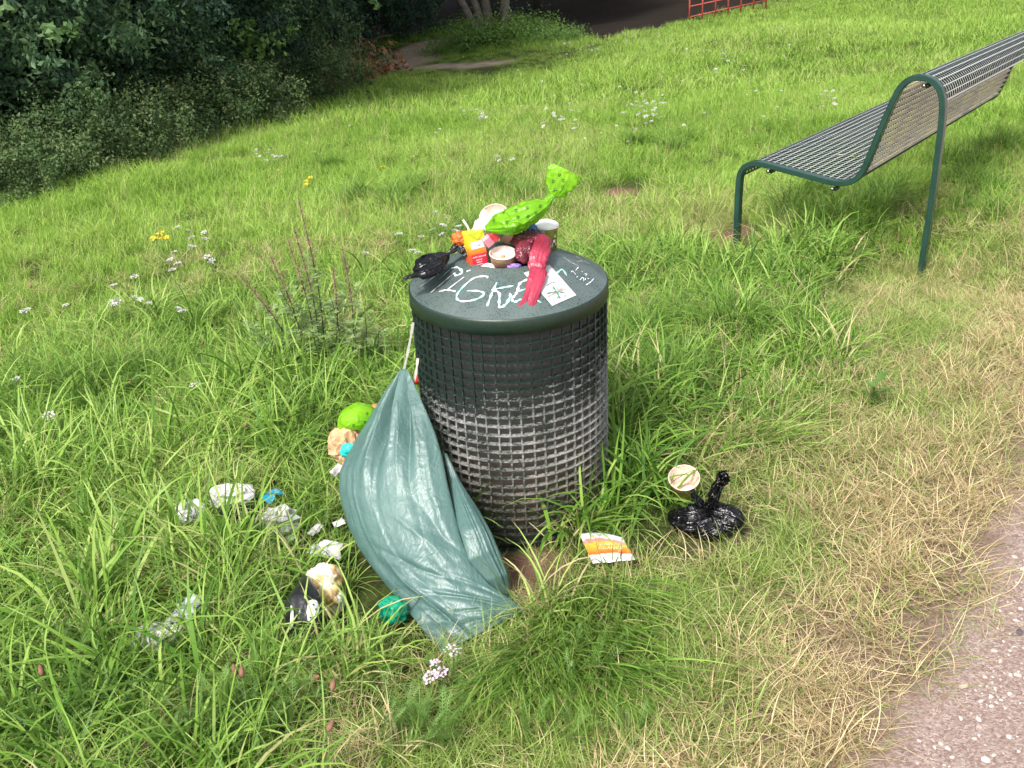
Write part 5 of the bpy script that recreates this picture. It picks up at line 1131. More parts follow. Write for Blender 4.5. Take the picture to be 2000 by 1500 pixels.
# ================================================================== woodland edge
L_BRAM = leafmat('bramble_leaf', [(.030, .060, .022), (.06, .11, .035), (.10, .17, .055), (.19, .20, .08)], .2)
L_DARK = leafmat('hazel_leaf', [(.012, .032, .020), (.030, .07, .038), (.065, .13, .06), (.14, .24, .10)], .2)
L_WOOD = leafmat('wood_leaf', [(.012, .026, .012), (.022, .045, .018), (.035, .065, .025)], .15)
L_OAK = leafmat('oak_leaf', [(.06, .12, .04), (.10, .19, .06), (.17, .28, .11)], .3)
L_NET = leafmat('nettle_leaf', [(.07, .15, .035), (.13, .25, .05), (.21, .36, .08)], .3)
L_BROWN = leafmat('dead_leaf', [(.16, .07, .035), (.36, .17, .08), (.58, .30, .16)], .2)
M_BARK = simple('bark', (.045, .038, .030), .9, .4, 8, .8, 20)
def crown_mesh(name, lobes, n, size, seed, mat, clump=30, spread=.22, up=.35, hollow=.55, aspect=.55):
    """leaves gathered in clumps round the outside of several lobes (c, r)"""
    r = np.random.default_rng(seed); w = np.array([(l[1][0]*l[1][1]+l[1][2]*l[1][0]) for l in lobes]); w = w/w.sum()
    nc = max(4, n//clump); li = r.choice(len(lobes), nc, p=w); C_ = np.array([l[0] for l in lobes])[li]; R_ = np.array([l[1] for l in lobes])[li]
    d = r.normal(0, 1, (nc, 3)); d /= np.linalg.norm(d, axis=1)[:, None]; rad = r.uniform(hollow, 1.04, nc)
    cc = C_+d*R_*rad[:, None]; k = r.integers(0, nc, n)
    P = cc[k]+r.normal(0, spread, (n, 3))*np.mean(R_[k], axis=1)[:, None]*.5
    P[:, 2] = np.maximum(P[:, 2], .02+r.uniform(0, .1, n))
    nm = r.normal(0, 1, (n, 3)); nm /= np.linalg.norm(nm, axis=1)[:, None]; nm = nm*.8+d[k]*.5; nm[:, 2] += up; nm /= np.linalg.norm(nm, axis=1)[:, None]
    a = np.cross(nm, r.normal(0, 1, (n, 3))); a /= np.linalg.norm(a, axis=1)[:, None]; b = np.cross(nm, a); s = size*r.uniform(.6, 1.25, n)[:, None]
    V = np.stack([P-a*s*.5, P+b*s*.5*aspect-nm*s*.06, P+a*s*.55, P-b*s*.5*aspect-nm*s*.06], 1).reshape(-1, 3)
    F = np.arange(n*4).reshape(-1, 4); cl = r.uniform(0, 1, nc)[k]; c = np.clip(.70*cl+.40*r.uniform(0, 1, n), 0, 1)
    me = mk(name, V, F, False, {'c': np.repeat(c, 4)}); me.materials.append(mat); return me
def trunk_mesh(name, segs, mat=None):
    mb = MB()
    for pts, r0, r1 in segs: P = spline(pts, 10); mb.tube(P, np.linspace(r0, r1, 10), 9)
    me = mb.mesh(name); me.materials.append(mat or M_BARK); return me
def plant(name, label, cat, loc, crown, trunk=None, sc=1., rz=0., group=None, sz=None, cname='foliage', tname='stem'):
    t = thing(name, label, cat, loc, rz, group); t.scale = (sc, sc, sz or sc)
    o = link(cname, crown, None, t)
    if trunk: link(tname, trunk, None, t)
    return t
rg = np.random.default_rng(77)
bram = [crown_mesh('foliage', [((0, 0, .30), (1.1, .9, .60)), ((.6, .2, .45), (.7, .7, .5)), ((-.7, -.1, .3), (.7, .7, .5))], 12000, .042, 200+k, L_BRAM, 60, .17, .3, .4) for k in range(3)]
bst = trunk_mesh('stem', [([(0, 0, 0), (.3, .1, .5), (.8, .2, .7)], .012, .005), ([(0, 0, 0), (-.3, .1, .5), (-.8, 0, .5)], .012, .005), ([(0, 0, 0), (0, .1, .6), (.1, .3, .8)], .012, .005)])
bl_px = [(-60, 425), (30, 392), (105, 368), (175, 345), (245, 322), (320, 300), (385, 278), (440, 255), (490, 232), (540, 212), (590, 192)]
for k, q in enumerate(bl_px):
    az_, d_ = polar(gp(*q)[:2]); d_ = d_+.55; P = np.array([CAMP[0]+d_*math.sin(R(az_)), CAMP[1]+d_*math.cos(R(az_))]); sc_ = .80+.045*k+rg.uniform(-.08, .08)
    ORD = ['leftmost', 'second', 'third', 'fourth', 'fifth', 'sixth', 'seventh', 'eighth', 'ninth', 'tenth', 'last']
    plant('bramble_bush', ('%s low bramble bush of the row along the meadow edge, counted from the left' % ORD[k]), 'bush', (P[0], P[1], float(terrain(*P))-.05), bram[k % 3], bst, sc_, rg.uniform(0, 6), 'bramble bushes along the meadow edge', sz=sc_*rg.uniform(.95, 1.2))
# second row, a little higher and greener
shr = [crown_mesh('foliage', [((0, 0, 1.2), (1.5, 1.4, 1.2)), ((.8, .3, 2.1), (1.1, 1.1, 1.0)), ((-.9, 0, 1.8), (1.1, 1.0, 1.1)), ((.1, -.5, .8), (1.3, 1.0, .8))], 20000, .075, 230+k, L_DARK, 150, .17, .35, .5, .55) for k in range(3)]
sst = trunk_mesh('stem', [([(0, 0, 0), (.2, .1, 1.2), (.8, .3, 2.3)], .05, .015), ([(0, 0, 0), (-.3, 0, 1.2), (-.9, .1, 2.2)], .05, .015), ([(0, 0, 0), (0, .1, 1.4), (.1, 0, 2.6)], .045, .012)])
sh_list = [(-34, 2.6, 1.), (-30, 2.3, .95), (-27, 2.4, 1.05), (-24.2, 2.2, 1.), (-21.6, 2.3, 1.05), (-19.2, 2.2, .95), (-16.8, 2.4, 1.1), (-14.4, 2.2, 1.0), (-12.0, 2.1, 1.05), (-28, 5.2, 1.5), (-22.5, 5.0, 1.5), (-17.5, 5.2, 1.5), (-13, 5.5, 1.5), (-9.6, 3.8, 1.15)]
for k, (az_, off_, sc_) in enumerate(sh_list):
    d_ = np.interp(az_, EAZ, ED)+off_; P = (CAMP[0]+d_*math.sin(R(az_)), CAMP[1]+d_*math.cos(R(az_)))
    plant('hazel_bush', (('%s dark leafy bush of the front row behind the brambles, counted from the left' % (ORD[k] if k < 9 else '')) if k < 9 else ('%s big dark bush of the back row in the thicket, counted from the left' % ORD[k-9])), 'bush', (P[0], P[1], float(terrain(*P))-.1), shr[k % 3], sst, sc_, rg.uniform(0, 6), 'dark leafy bushes behind the brambles', sz=sc_*rg.uniform(1., 1.3))
def at_px(x, y, off=0):
    g = gp(x, y); az_, d_ = polar(g[:2]); d_ += off; return (CAMP[0]+d_*math.sin(R(az_)), CAMP[1]+d_*math.cos(R(az_)), float(terrain(CAMP[0]+d_*math.sin(R(az_)), CAMP[1]+d_*math.cos(R(az_)))))
for x, y, o_2, sc_, lb2 in ((790, 92, 1.5, .95, 'round dark bush right of the thicket where the far path enters the wood'), (700, 100, 2.5, 1.15, 'dark bush standing left of the round bush by the far path'), (620, 112, 3., 1.25, 'dark bush above the brown withered shrub at the wood edge')):
    p = at_px(x, y, o_2); plant('hazel_bush', lb2, 'bush', p, shr[int(x) % 3], sst, sc_, rg.uniform(0, 6), sz=sc_)
# pale leaved boughs reaching out of the wood
def bough(label, c_px, dist, lobes, n, size, seed, mat):
    P = pd(c_px[0], c_px[1], dist); g = np.array([P[0]-.6, P[1]+3.0, 0]); g[2] = float(terrain(g[0], g[1]))
    a_9, _q = polar(P[:2]); d_9 = float(np.interp(a_9, EAZ, ED))+7.5; g = np.array([CAMP[0]+d_9*math.sin(R(a_9-1)), CAMP[1]+d_9*math.cos(R(a_9-1)), 0.]); g[2] = float(terrain(g[0], g[1])); t = thing('oak_tree', label, 'tree', g)
    cm_ = crown_mesh('crown', [((P[0]-g[0]+l[0], P[1]-g[1]+l[1], P[2]-g[2]+l[2]), (l[3], l[4], l[5])) for l in lobes]+[((0, .6, 7.5), (3.2, 3.2, 2.4))], n, size, seed, mat, 20, .26, .5, .2, .6); link('crown', cm_, None, t)
    link('trunk', trunk_mesh('trunk', [([(0, 0, -.2), (.1, 0, 3), (0, .3, 7)], .17, .08), ([(0, 0, 2.2), ((P[0]-g[0])*.5, (P[1]-g[1])*.5, P[2]-g[2]+2.2), (P[0]-g[0], P[1]-g[1], P[2]-g[2]+.2)], .05, .008)]), None, t)
bough('oak tree whose pale green leaves hang into the top left corner', (40, 45), 8.6, [(-.3, 0, .25, .55, .5, .22), (.2, .2, -.05, .28, .3, .14), (-.45, 0, -.35, .35, .3, .20)], 3200, .075, 301, L_OAK)
bough('oak tree with a lit leafy bough over the brambles at upper left of centre', (440, 95), 15.5, [(0, 0, 0, 1.0, .5, .30), (.5, .1, .05, .6, .5, .28), (-.6, 0, -.1, .5, .4, .2)], 5000, .10, 302, L_NET)
bough('oak tree with a few pale leaves hanging into the top edge above the far bush', (695, 2), 16., [(0, 0, 0.05, .35, .3, .14), (.25, .1, .0, .22, .2, .12)], 2600, .085, 303, L_OAK)
# nettles and low green mound
nm_ = [crown_mesh('foliage', [((0, 0, .15), (1.2, 1.0, .6)), ((.6, 0, .2), (.8, .7, .45))], 5000, .06, 260+k, L_NET, 16, .28, .5, .2) for k in range(2)]
for x, y, sc_, lb2 in ((925, 96, 1.0, 'left nettle mound of the row below the slender trunks'), (975, 88, 1.25, 'tallest nettle mound right below the slender trunks'), (1040, 84, .9, 'low nettle mound right of the tallest one'), (880, 108, .8, 'small nettle mound between the far path and the trunks'), (1085, 84, .7, 'small nettle mound at the right end of the row, before the brown wood floor')):
    p = at_px(x, y, .4); plant('nettle_mound', lb2, 'nettles', p, nm_[int(x) % 2], bst, sc_, rg.uniform(0, 6))
dm = crown_mesh('foliage', [((0, 0, .15), (.8, .5, .32))], 900, .10, 270, L_BROWN, 12, .3, .4, .2, .5)
for x, y, sc_, lb2 in ((612, 182, .9, 'left withered brown shrub at the meadow edge by the far path'), (655, 172, 1.1, 'middle withered brown shrub at the meadow edge by the far path'), (700, 162, 1.0, 'right withered brown shrub at the meadow edge by the far path')):
    sc_ *= 1.5; p = at_px(x, y, .1); plant('withered_shrub', lb2, 'shrub', p, dm, bst, sc_, rg.uniform(0, 6))
# tall trees of the wood: dense canopy, trunks inside
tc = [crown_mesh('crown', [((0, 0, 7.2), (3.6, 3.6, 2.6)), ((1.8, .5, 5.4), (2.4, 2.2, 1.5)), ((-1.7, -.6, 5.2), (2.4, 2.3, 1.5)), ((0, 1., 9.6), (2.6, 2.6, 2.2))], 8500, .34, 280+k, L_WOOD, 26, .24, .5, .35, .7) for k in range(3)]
tt_ = [trunk_mesh('trunk', [([(0, 0, -.3), (.1, .05, 3), (0, .1, 8)], .20, .07), ([(0, 0, 3.6), (1., .3, 5), (1.8, .5, 6)], .07, .03), ([(0, 0, 3.4), (-.9, -.3, 4.8), (-1.7, -.6, 5.8)], .07, .03)]) for _ in range(1)]
tl = []
for az_ in np.arange(-40, 34, 5.2):
    for row, off_ in enumerate((6.5, 11, 16.5)):
        if row == 0 and az_ > -4: continue
        a2 = az_+rg.uniform(-1.3, 1.3)+row*1.9; d_ = np.interp(a2, EAZ, ED)+off_+rg.uniform(-.8, .8)
        if a2 > 14: d_ = max(d_, 50)+row*2
        tl.append((a2, d_))
for k, (a2, d_) in enumerate(tl):
    P = (CAMP[0]+d_*math.sin(R(a2)), CAMP[1]+d_*math.cos(R(a2)))
    t = thing('woodland_tree', 'tall dark broadleaf tree standing in the shaded wood behind the meadow', 'tree', (P[0], P[1], float(terrain(*P))-.1), rg.uniform(0, 6), 'tall trees of the wood')
    s_ = rg.uniform(.9, 1.15); t.scale = (s_, s_, s_*rg.uniform(.9, 1.1)); link('crown', tc[k % 3], None, t); link('trunk', tt_[0], None, t)
M_BARK2 = simple('pale_bark', (.17, .145, .12), .9, .3, 8, .8, 20)
# four slender leaning trunks at the top centre
for (bx, by, tx, rr, lb2) in ((938, 74, 893, .15, 'slender tree leaning left, leftmost of the four trunks at the top'), (948, 72, 921, .14, 'second from the left of the four slender trunks at the top'), (957, 70, 945, .17, 'third from the left of the four slender trunks at the top'), (982, 70, 987, .17, 'straight trunk, rightmost of the four slender trunks at the top')):
    p = at_px(bx, by, 1.5); d_ = polar(np.array(p[:2]))[1]; q = pd(tx, -10, d_) - np.array(p); top = q*3.2
    t = thing('slender_tree', lb2, 'tree', p)
    link('trunk', trunk_mesh('trunk', [([(0, 0, -.3), tuple(q), tuple(top)], rr, rr*.6)], M_BARK2), None, t)
    c_ = link('crown', tc[int(bx) % 3], None, t); c_.scale = (.8, .8, .7); c_.location = (top[0], top[1], max(top[2]-4.2, .8))
# bank of dead leaves: the wood floor is part of the ground; ivy and wood deep behind as one mass
bm_l = []
for a2 in np.arange(-42, 36, 2.2):
    d_ = np.interp(a2, EAZ, ED)+24+rg.uniform(-2, 2)
    if a2 > 14: d_ = max(d_, 66)
    P = (CAMP[0]+d_*math.sin(R(a2)), CAMP[1]+d_*math.cos(R(a2))); z = float(terrain(*P)); bm_l.append(((P[0], P[1], z+2.4), (2.6, 2.2, 3.4)))
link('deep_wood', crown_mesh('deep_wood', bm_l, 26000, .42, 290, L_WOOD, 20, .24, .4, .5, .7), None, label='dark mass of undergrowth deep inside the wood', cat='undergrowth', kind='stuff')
# canopy stretching back over the wood so that no sky shows through
# ------------------------------------------------------------------ red railing
M_REDP = simple('red_paint', (.40, .07, .05), .5, .25, 20)
fb = [(1346, 42), (1375, 40), (1400, 37), (1425, 31), (1450, 25), (1474, 17), (1496, 9)]
FB = [at_px(x, y, 0) for x, y in fb]
railing = thing('red_railing', 'rusty red metal railing of thin posts and rails at the top of the slope', 'railing', FB[0])
# straighten: posts stand evenly on one line on the ground
A0 = np.array(FB[0]); A1 = pd(1496, 9, polar(np.array(FB[0][:2]))[1]*1.04)
for k in range(7):
    p = A0+(A1-A0)*k/6; mb = MB(); mb.tube([p+np.array([0, 0, -.25]), p+np.array([0, 0, 1.1])], .026, 8); link('post', mb.mesh('post'), M_REDP, railing, world_verts=True)
for h_ in (.12, .40, .70, 1.08):
    mb = MB(); mb.tube([A0+np.array([0, 0, h_]), A1+(A1-A0)*.01+np.array([0, 0, h_])], .018, 8); link('rail', mb.mesh('rail'), M_REDP, railing, world_verts=True)

# ================================================================== flowers
M_PETAL = simple('yarrow_petal', (.66, .64, .60), .6, .06, 200, trans=.2); M_PINKP = simple('pink_petal', (.66, .52, .60), .6, .1, 200, trans=.2); M_STEM = simple('stem_green', (.10, .17, .05), .6, .2)
M_YEL = simple('yellow_petal', (.72, .55, .02), .5, .1); M_BRN = simple('seed_brown', (.20, .10, .06), .8, .3)
def head_mesh(name, rad, n, mat, seed, dome=.2, fl=.0035):
    r = np.random.default_rng(seed); mb = MB()
    for i in range(n):
        q = rad*math.sqrt((i+.5)/n); a = i*2.399+r.uniform(-.2, .2); cx, cy = q*math.cos(a), q*math.sin(a); cz_ = -dome*q*q/rad+r.uniform(-1, 1)*rad*.12; s = fl*r.uniform(.7, 1.2); k = 6; ph = r.uniform(0, 1)
        tl_ = r.normal(0, .25, 2); V = [(cx, cy, cz_+s*.3)]+[(cx+s*(1. if j % 1 == 0 else .7)*math.cos(TAU*j/k+ph), cy+s*math.sin(TAU*j/k+ph), cz_+s*(tl_[0]*math.cos(TAU*j/k)+tl_[1]*math.sin(TAU*j/k))) for j in range(k)]+[(cx, cy, cz_-s*1.2)]
        mb.add(V, [(0, 1+j, 1+(j+1) % k) for j in range(k)]+[(k+1, 1+(j+1) % k, 1+j) for j in range(k)])
    me = mb.mesh(name, False); me.materials.append(mat); return me
heads = [head_mesh('flower_head', .021, 16, M_PETAL, k, .3, .0046) for k in range(4)]
def stemmesh(h, bend, seed): 
    mb = MB(); mb.tube(spline([(bend*.9, 0, -h), (bend*.3, 0, -h*.5), (0, 0, -.004)], 6), .0014, 5)
    for a in (0, 2.1, 4.2): mb.tube([(0, 0, -.03), (.012*math.cos(a), .012*math.sin(a), -.006)], .0008, 4)
    me = mb.mesh('stem'); me.materials.append(M_STEM); return me
stems = [stemmesh(.34, b, 0) for b in (.03, .06, -.04)]
fr_ = np.random.default_rng(9)
def yarrow(P, label, group, sc=1., parts=True, hm=None, name='yarrow_flower', cat='flower'):
    k = fr_.integers(0, 4)
    if parts:
        t = thing(name, label, cat, P, fr_.uniform(0, 6), group); t.scale = (sc,)*3; t.rotation_euler = (fr_.normal(0, .15), fr_.normal(0, .15), fr_.uniform(0, 6))
        link('flower_head', hm or heads[k], None, t); link('stem', stems[k % 3], None, t)
    else:
        o = link(name, hm or heads[k], None, label=label, cat=cat, group=group); o.location = P; o.scale = (sc,)*3; o.rotation_euler = (fr_.normal(0, .25), fr_.normal(0, .25), fr_.uniform(0, 6))
near_w = [(345, 442), (368, 448), (373, 462), (398, 452), (400, 464), (371, 478), (378, 480), (340, 490), (403, 500), (412, 508), (332, 505), (347, 512), (336, 525), (262, 538), (221, 555), (261, 578), (215, 587), (231, 584), (273, 583), (222, 592), (290, 590), (349, 600), (356, 605), (128, 594), (47, 605), (54, 602)]
for x, y in near_w: yarrow(gl(x, y, .24+fr_.uniform(0, .08)), 'white yarrow flower in the loose patch on the meadow at the left', 'white yarrow flowers of the left meadow patch', fr_.uniform(.8, 1.15))
for x, y in [(778, 455), (823, 460), (843, 447), (863, 455), (890, 448), (805, 487), (815, 492), (866, 438), (850, 412), (895, 440)]: yarrow(gl(x, y, .25), 'white yarrow flower close behind the left side of the bin lid', 'white yarrow flowers behind the bin lid', fr_.uniform(.85, 1.1))
yarrow(gl(714, 492, .25), 'single white yarrow flower halfway between mugwort and bin lid', None, 1.); yarrow(gl(95, 809, .28), 'lone white yarrow flower in the tall grass at the left edge', None, 1.); yarrow(gl(380, 750, .28), 'lone flat white yarrow flower left of the mugwort foot', None, 1.); yarrow(gl(30, 738, .28), 'lone whitish yarrow flower at the far left edge of the picture', None, 1.)
cl_ = [((500, 285, 560, 312), 13, 'white flower in the small patch at the left of the upper meadow', 'flowers of the upper left patch'), ((380, 215, 560, 235), 8, 'pale flower at the foot of the brambles', 'flowers at the foot of the brambles'),
       ((900, 200, 975, 240), 12, 'white flower in the sparse patch above the bin', 'flowers of the sparse patch above the bin'), ((1060, 200, 1170, 250), 18, 'white flower in the patch right above the lime bag', 'flowers of the patch above the lime bag'),
       ((1215, 175, 1310, 250), 36, 'white flower in the dense patch left of the bench', 'flowers of the dense patch left of the bench'), ((1170, 50, 1345, 95), 30, 'white flower below the red railing near the wood floor', 'flowers below the red railing'), ((1395, 95, 1465, 140), 13, 'white flower in the patch below the right end of the railing', 'flowers right of the railing'),
       ((1090, 82, 1180, 105), 12, 'white flower at the end of the far path', 'flowers at the far path'), ((1500, 40, 1570, 65), 7, 'white flower near the top edge right of the railing', 'flowers at the top edge'), ((950, 295, 1010, 325), 5, 'white flower in the short row above the lime bag mouth', 'flowers above the lime bag mouth'), ((1590, 170, 1640, 210), 9, 'white flower just left of the bench backrest', 'flowers beside the bench backrest')]
for (x0, y0, x1, y1), n, lb2, gr in cl_:
    for i in range(n):
        x = np.clip(fr_.normal((x0+x1)/2, (x1-x0)/4), x0, x1); y = np.clip(fr_.normal((y0+y1)/2, (y1-y0)/4), y0, y1); yarrow(gl(x, y, .30), lb2, gr, fr_.uniform(.75, 1.2)*(1.25 if y < 150 else 1.), False)
for _ in range(95):
    x, y = fr_.uniform(640, 1560), fr_.uniform(70, 340)
    if y < 130-.13*(x-700)+40 or y > 340-.12*(x-700): continue
    yarrow(gl(x, y, .26), 'tiny white flower scattered singly across the upper meadow', 'single white flowers of the upper meadow', fr_.uniform(.5, .85)*(1.3 if y < 180 else 1), False)
rh = head_mesh('flower_head', .024, 9, M_YEL, 8, .3, .008)
for x, y in ((298, 462), (303, 464), (312, 455), (316, 452), (318, 463), (324, 462)): yarrow(gl(x, y, .26), 'yellow ragwort flower in the little yellow group on the left meadow', 'yellow ragwort flowers', fr_.uniform(.7, 1.), True, rh, 'ragwort_flower')
for x, y in ((601, 352), (606, 345), (598, 358), (545, 330), (748, 324), (1452, 55), (1208, 128), (905, 110)): yarrow(gl(x, y, .2), 'small yellow flower scattered in the meadow', 'scattered yellow flowers', .8, False, rh, 'yellow_flower')
# foreground yarrow: three flat heads on feathery stalks
fh = [head_mesh('flower_head', .017, 17, M_PINKP, 30, .2, .0036), head_mesh('flower_head', .013, 12, M_PINKP, 31, .2, .0034), head_mesh('flower_head', .019, 18, M_PETAL, 32, .2, .0034)]
def feather(L, n, w, mb, M3, P0, curve=.6):
    P = [np.array([s*L*math.cos(curve*s), 0, s*L*math.sin(curve*(1-s)+.15)]) for s in np.linspace(0, 1, n)]
    P = [np.array(M3)@p+P0 for p in P]; side = np.array(M3)@np.array([0, 1., 0]); up = np.array(M3)@np.array([0, 0, 1.])
    for i in range(1, n):
        s = i/n; l = w*math.sin(PI*min(1, s*.9+.1))**.7; d = P[i]-P[i-1]; d /= np.linalg.norm(d)
        for sg in (-1, 1):
            tip = P[i]+side*sg*l+d*l*.55+up*l*.15; q = P[i]-d*L/n*.30
            mb.add([P[i], q, tip], [(0, 1, 2)])
            t2 = P[i]+side*sg*l*.6+d*l*.9; mb.add([P[i]+side*sg*l*.3, P[i]+side*sg*l*.42, t2], [(0, 1, 2)])
    mb.add([P[0]+side*.0008, P[0]-side*.0008]+[p for p in P[1:]], [(0, 1, 2)]+[(0, i, i+1) for i in range(2, n-1)][:0])
    V = []; 
    for p in P: V += [p+side*.0007, p-side*.0007]
    mb.add(V, [(2*i, 2*i+1, 2*i+3, 2*i+2) for i in range(n-1)])
yp = thing('yarrow_plant', 'pinkish white yarrow plant with flat flower heads at the foot of the sack', 'flowering plant', gp(880, 1345))
L_FEA = simple('feather_leaf', (.13, .25, .045), .6, .3, 30, trans=.25)
for i, (x, y, hh, mm, sc_) in enumerate(((885, 1268, .15, 2, 1.), (848, 1293, .14, 1, .9), (840, 1320, .13, 0, 1.), (862, 1310, .132, 0, .9))):
    p = gl(x, y, hh); o = link('flower_head', fh[mm], None, yp); o.matrix_parent_inverse = yp.matrix_basis.inverted() if False else Matrix.Translation(-Vector(yp.location)); o.location = p; o.scale = (sc_,)*3; o.rotation_euler = (fr_.normal(0, .2), fr_.normal(0, .2), i)
    mb = MB(); g0 = gp(880+(i-1)*6, 1350); mb.tube(spline([g0, (g0+p)/2+np.array([.006, 0, 0]), p-np.array([0, 0, .002])], 8), .0013, 6); link('stem', mb.mesh('stem'), M_STEM, yp, world_verts=True)
from mathutils import Euler
for i in range(9):
    mb = MB(); a = i*TAU/9+.3; g0 = gp(880, 1348)+np.array([.01*math.cos(a), .01*math.sin(a), .01+.012*(i % 3)]); M3 = Euler((0, -.5-.2*(i % 3), a)).to_matrix(); feather(.09, 16, .013, mb, M3, g0); link('leaf', mb.mesh('leaf', False), L_FEA, yp, world_verts=True)
# feathery leaves as ground cover
def feather_tuft(seed):
    r = np.random.default_rng(seed); mb = MB()
    for i in range(9):
        a = r.uniform(0, TAU); M3 = Euler((r.normal(0, .2), -r.uniform(.3, 1.2), a)).to_matrix(); feather(r.uniform(.06, .11), 15, r.uniform(.007, .012), mb, M3, np.array([.012*math.cos(a), .012*math.sin(a), .0]))
    me = mb.mesh('feather_tuft', False); me.materials.append(L_FEA); return me
ft = [feather_tuft(s_) for s_ in (1, 2, 3)]
P = []
for (x0, y0, x1, y1, n) in ((-40, 1290, 220, 1520, 46), (300, 1400, 900, 1520, 26), (80, 770, 400, 850, 26), (560, 690, 800, 780, 14), (1000, 1300, 1250, 1480, 6), (1700, 380, 1900, 480, 12)):
    for _ in range(n): g = gp(fr_.uniform(x0, x1), fr_.uniform(y0, y1)); P.append((g[0], g[1], g[2]+fr_.uniform(.01, .08)))
P = np.array(P); kk = np.hypot(P[:, 0], P[:, 1]) > .33; P = P[kk]; n = len(P)
field('yarrow_leaves', 'feathery green yarrow leaves spreading through the grass at the lower left', 'ground cover', ft, P, fr_.uniform(0, TAU, n), fr_.normal(0, .2, (n, 2)), fr_.uniform(.6, 1.2, n), np.zeros(n), np.zeros(n), fr_.integers(0, 3, n))
# plantain seed heads
ph_ = MB(); ph_.tube(spline([(0, 0, -.012), (0, 0, 0), (.001, 0, .014)], 7), [.001, .0045, .0058, .006, .0055, .004, .001], 8); phm = ph_.mesh('seed_head'); phm.materials.append(M_BRN)
ps_ = MB(); ps_.tube(spline([(.04, 0, -.30), (.01, 0, -.15), (0, 0, -.012)], 6), .0010, 5); psm = ps_.mesh('stem'); psm.materials.append(M_STEM)
for x, y in ((458, 1310), (472, 1312), (618, 1322), (650, 1338), (645, 1418), (80, 1310), (480, 828), (255, 742), (490, 740), (535, 672), (395, 670), (350, 780), (60, 560), (1655, 330), (1775, 470)):
    t = thing('plantain_head', 'brown ribwort plantain seed head on a thin stalk in the long grass', 'seed head', gl(x, y, .20), fr_.uniform(0, 6), 'plantain seed heads in the grass'); t.rotation_euler = (fr_.normal(0, .5), fr_.normal(0, .5), 0); link('seed_head', phm, None, t); link('stem', psm, None, t)
# ------------------------------------------------------------------ mugwort behind the bin, left
mg = thing('mugwort_plant', 'tall mugwort with brown seed spikes and grey green leaves left behind the bin', 'weed', gp(650, 745))
L_MUG = leafmat('mugwort_leaf', [(.18, .28, .09), (.28, .40, .15), (.44, .55, .28)], .25); M_SPK = simple('mugwort_spike', (.28, .18, .12), .8, .4, 40); M_MST = simple('mugwort_stem', (.07, .06, .045), .7, .3)
for i, (bx, by, tx, ty, lean) in enumerate(((640, 730, 582, 385, -.1), (632, 735, 573, 442, -.1), (625, 735, 560, 462, -.08), (690, 730, 668, 480, -.05), (605, 735, 528, 500, -.1), (600, 735, 468, 538, -.12), (650, 735, 650, 520, 0), (572, 740, 470, 625, -.1), (610, 738, 545, 560, -.1), (665, 732, 640, 560, 0), (700, 732, 712, 600, 0), (715, 735, 740, 640, .05), (585, 740, 520, 660, 0), (660, 740, 600, 640, 0), (680, 740, 690, 640, 0))):
    g0 = gp(bx, by+8); dd = polar(g0[:2])[1]; tp_ = pd(tx, ty, dd-.02); mid_ = (g0+tp_)/2+np.array([.02, 0, .02]); S_ = spline([g0, mid_, tp_], 24)
    mb = MB(); mb.tube(S_, np.linspace(.0034, .0010, 24), 6); link('stem', mb.mesh('stem'), M_MST, mg, world_verts=True)
    spiky = i < 7; r = np.random.default_rng(400+i); V = []; F = []; c = []
    for j in range(52 if spiky else 48):       # leaves: narrow, deeply cut
        s = r.uniform(.05, .72 if spiky else .97); p = S_[int(s*23)]; a = r.uniform(0, TAU); L = r.uniform(.035, .075)*(1.25-s*.6); d = np.array([math.cos(a), math.sin(a), r.uniform(-.1, .6)]); sd3 = np.cross(d, (0, 0, 1.)); sd3 /= np.linalg.norm(sd3)
        for (f0, ang, ll) in ((0, 0, 1.), (.35, .7, .5), (.35, -.7, .5), (.6, .6, .35), (.6, -.6, .35)):
            o0 = p+d*L*f0; dv = d*math.cos(ang)+sd3*math.sin(ang); w = L*.085; n0 = len(V); V += [o0, o0+dv*L*ll*.5+sd3*w, o0+dv*L*ll, o0+dv*L*ll*.5-sd3*w]; F.append((n0, n0+1, n0+2, n0+3)); c += [r.uniform(0, 1)]*4
    me = mk('foliage', V, F, False, {'c': c}); me.materials.append(L_MUG); link('foliage', me, None, mg, world_verts=True, kind='stuff')
    if spiky:
        V = []; F = []
        for j in range(230):
            s = r.uniform(.58, 1.0); p = S_[int(s*23)]+r.normal(0, .0045*(1.6-s), 3)+np.array([0, 0, r.uniform(0, .012)]); q = .0028; n0 = len(V)
            V += [p+np.array([q, 0, 0]), p+np.array([-q, 0, 0]), p+np.array([0, q, 0]), p+np.array([0, 0, q*1.6])]; F += [(n0, n0+2, n0+3), (n0+2, n0+1, n0+3), (n0+1, n0, n0+3), (n0, n0+1, n0+2)]
        link('seed_spike', mk('seed_spike', V, F, False), M_SPK, mg, world_verts=True)
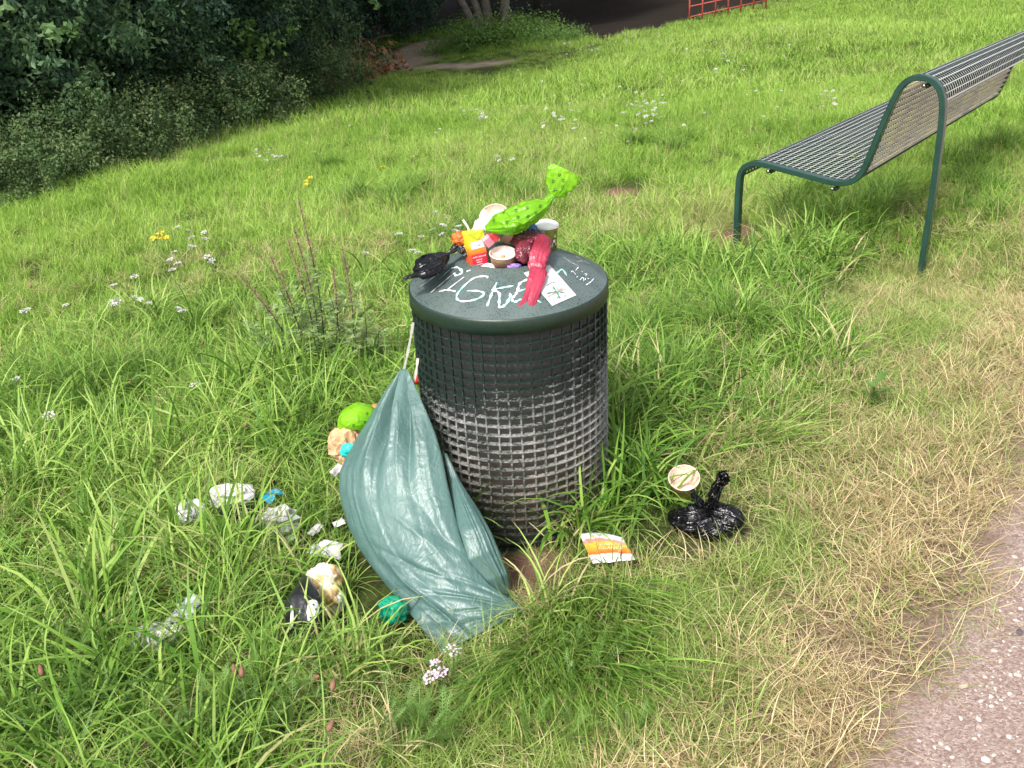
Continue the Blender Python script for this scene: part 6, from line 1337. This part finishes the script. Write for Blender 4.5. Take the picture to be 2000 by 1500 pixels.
# dock plant in the dry grass at the right
dk = thing('dock_plant', 'small broad leaved green weed standing alone in the dry grass below the bench', 'weed', gp(1702, 800)); L_DOCK = simple('dock_leaf', (.13, .24, .05), .45, .25, 20, trans=.25)
for i in range(9):
    a = i*2.4; L = .05+.012*(i % 3); d = np.array([math.cos(a), math.sin(a), 1.1-.1*(i % 4)]); d /= np.linalg.norm(d); sd3 = np.cross(d, (0, 0, 1.)); sd3 /= np.linalg.norm(sd3); g0 = gp(1702, 800)+np.array([0, 0, .012*i]); V = []
    for s in np.linspace(0, 1, 7): w = L*.20*math.sin(PI*min(.98, s*.9+.08)); p = g0+d*L*s-np.array([0, 0, .3*L*s*s]); V += [p-sd3*w, p+np.array([0, 0, -.003]), p+sd3*w]
    link('leaf', mk('leaf', V, [(3*k+q, 3*k+q+1, 3*k+q+4, 3*k+q+3) for k in range(6) for q in (0, 1)]), L_DOCK, dk, world_verts=True)
mb = MB(); mb.tube([gp(1702, 800), gp(1702, 800)+np.array([0, 0, .12])], .0022, 6); link('stem', mb.mesh('stem'), M_STEM, dk, world_verts=True)

# ================================================================== gravel on the path
def stone_arr(n, lo, hi, P, seed, squash=.6):
    r = np.random.default_rng(seed); bm = bmesh.new(); bmesh.ops.create_icosphere(bm, subdivisions=1, radius=1); B = np.array([v.co[:] for v in bm.verts]); T = np.array([[v.index for v in f.verts] for f in bm.faces]); bm.free()
    s = lo+(hi-lo)*r.uniform(0, 1, n)**2.6; J = B[None]*(1+r.uniform(-.28, .28, (n, len(B), 1))); ax = r.uniform(.6, 1.2, (n, 1, 3)); ax[..., 2] *= squash; J = J*ax; a = r.uniform(0, TAU, n); ca, sa = np.cos(a)[:, None], np.sin(a)[:, None]
    X = J[..., 0]*ca-J[..., 1]*sa; Y = J[..., 0]*sa+J[..., 1]*ca; V = np.stack([X, Y, J[..., 2]], -1)*s[:, None, None]*.5+P[:, None, :]; V[..., 2] += s[:, None]*.12
    F = (T[None]+(np.arange(n)*len(B))[:, None, None]).reshape(-1, 3); return V.reshape(-1, 3), F, np.repeat(r.uniform(0, 1, n), len(B))
x, y, r = scatter(1.2, 3.6, 7500, 16, 43, seed=31); p = pathdist(x, y); cl2 = pnoise(x, y, 9, 61)
k = (p < -.03) & (r.uniform(0, 1, len(x)) < (.25+.75*sm(.35, .65, cl2))*sm(0, -.12, p)*np.interp(np.hypot(x, y), [1, 3, 5], [1, .7, .3])); x, y = x[k], y[k]; z = terrain(x, y)-.0112
V, F, c = stone_arr(len(x), .0036, .0150, np.stack([x, y, z], -1), 5)
L_STONE = leafmat('gravel_stone', [(.26, .19, .17), (.42, .34, .30), (.58, .51, .46), (.68, .63, .58)], 0., .85)
me = mk('gravel', V, F, False, {'c': c}); me.materials.append(L_STONE); link('gravel', me, None, label='fine pale gravel scattered over the pinkish path', cat='gravel', kind='stuff')
sm_ = []
for q in range(5):
    V, F, c = stone_arr(1, 1, 1.001, np.zeros((1, 3)), 40+q); me = mk('stone', V, F, False, {'c': c}); me.materials.append(L_STONE); sm_.append(me)
i = 0
for _ in range(400):
    x, y = fr_.uniform(.75, 1.9), fr_.uniform(-1.25, .4)
    if pathdist(x, y) > -.06 or i >= 45: continue
    o = link('stone', sm_[i % 5], None, label='pale pebble lying among the fine gravel of the path', cat='stone', group='pebbles on the path'); s_ = fr_.uniform(.008, .017); o.scale = (s_,)*3; o.location = (x, y, float(terrain(x, y))-.012+s_*.12); o.rotation_euler = (0, 0, fr_.uniform(0, 6)); i += 1
for (xx, yy, s_, lb2) in ((1993, 1228, .030, 'dark grey stone on the path at the right edge of the picture'), (1955, 1283, .024, 'long pale stone on the path just below the dark grey stone'), (1882, 1333, .022, 'flat pinkish stone lying near the grass edge of the path')):
    g = gp(xx, yy); o = link('stone', sm_[int(xx) % 5].copy(), None, label=lb2, cat='stone'); o.data.materials.clear(); o.data.materials.append(simple('stone_'+str(xx), (.10, .09, .10) if xx == 1993 else (.50, .42, .38), .9, .2)); o.scale = (s_, s_*.7, s_*.8); o.location = (g[0], g[1], g[2]-.012); o.rotation_euler = (0, 0, xx)
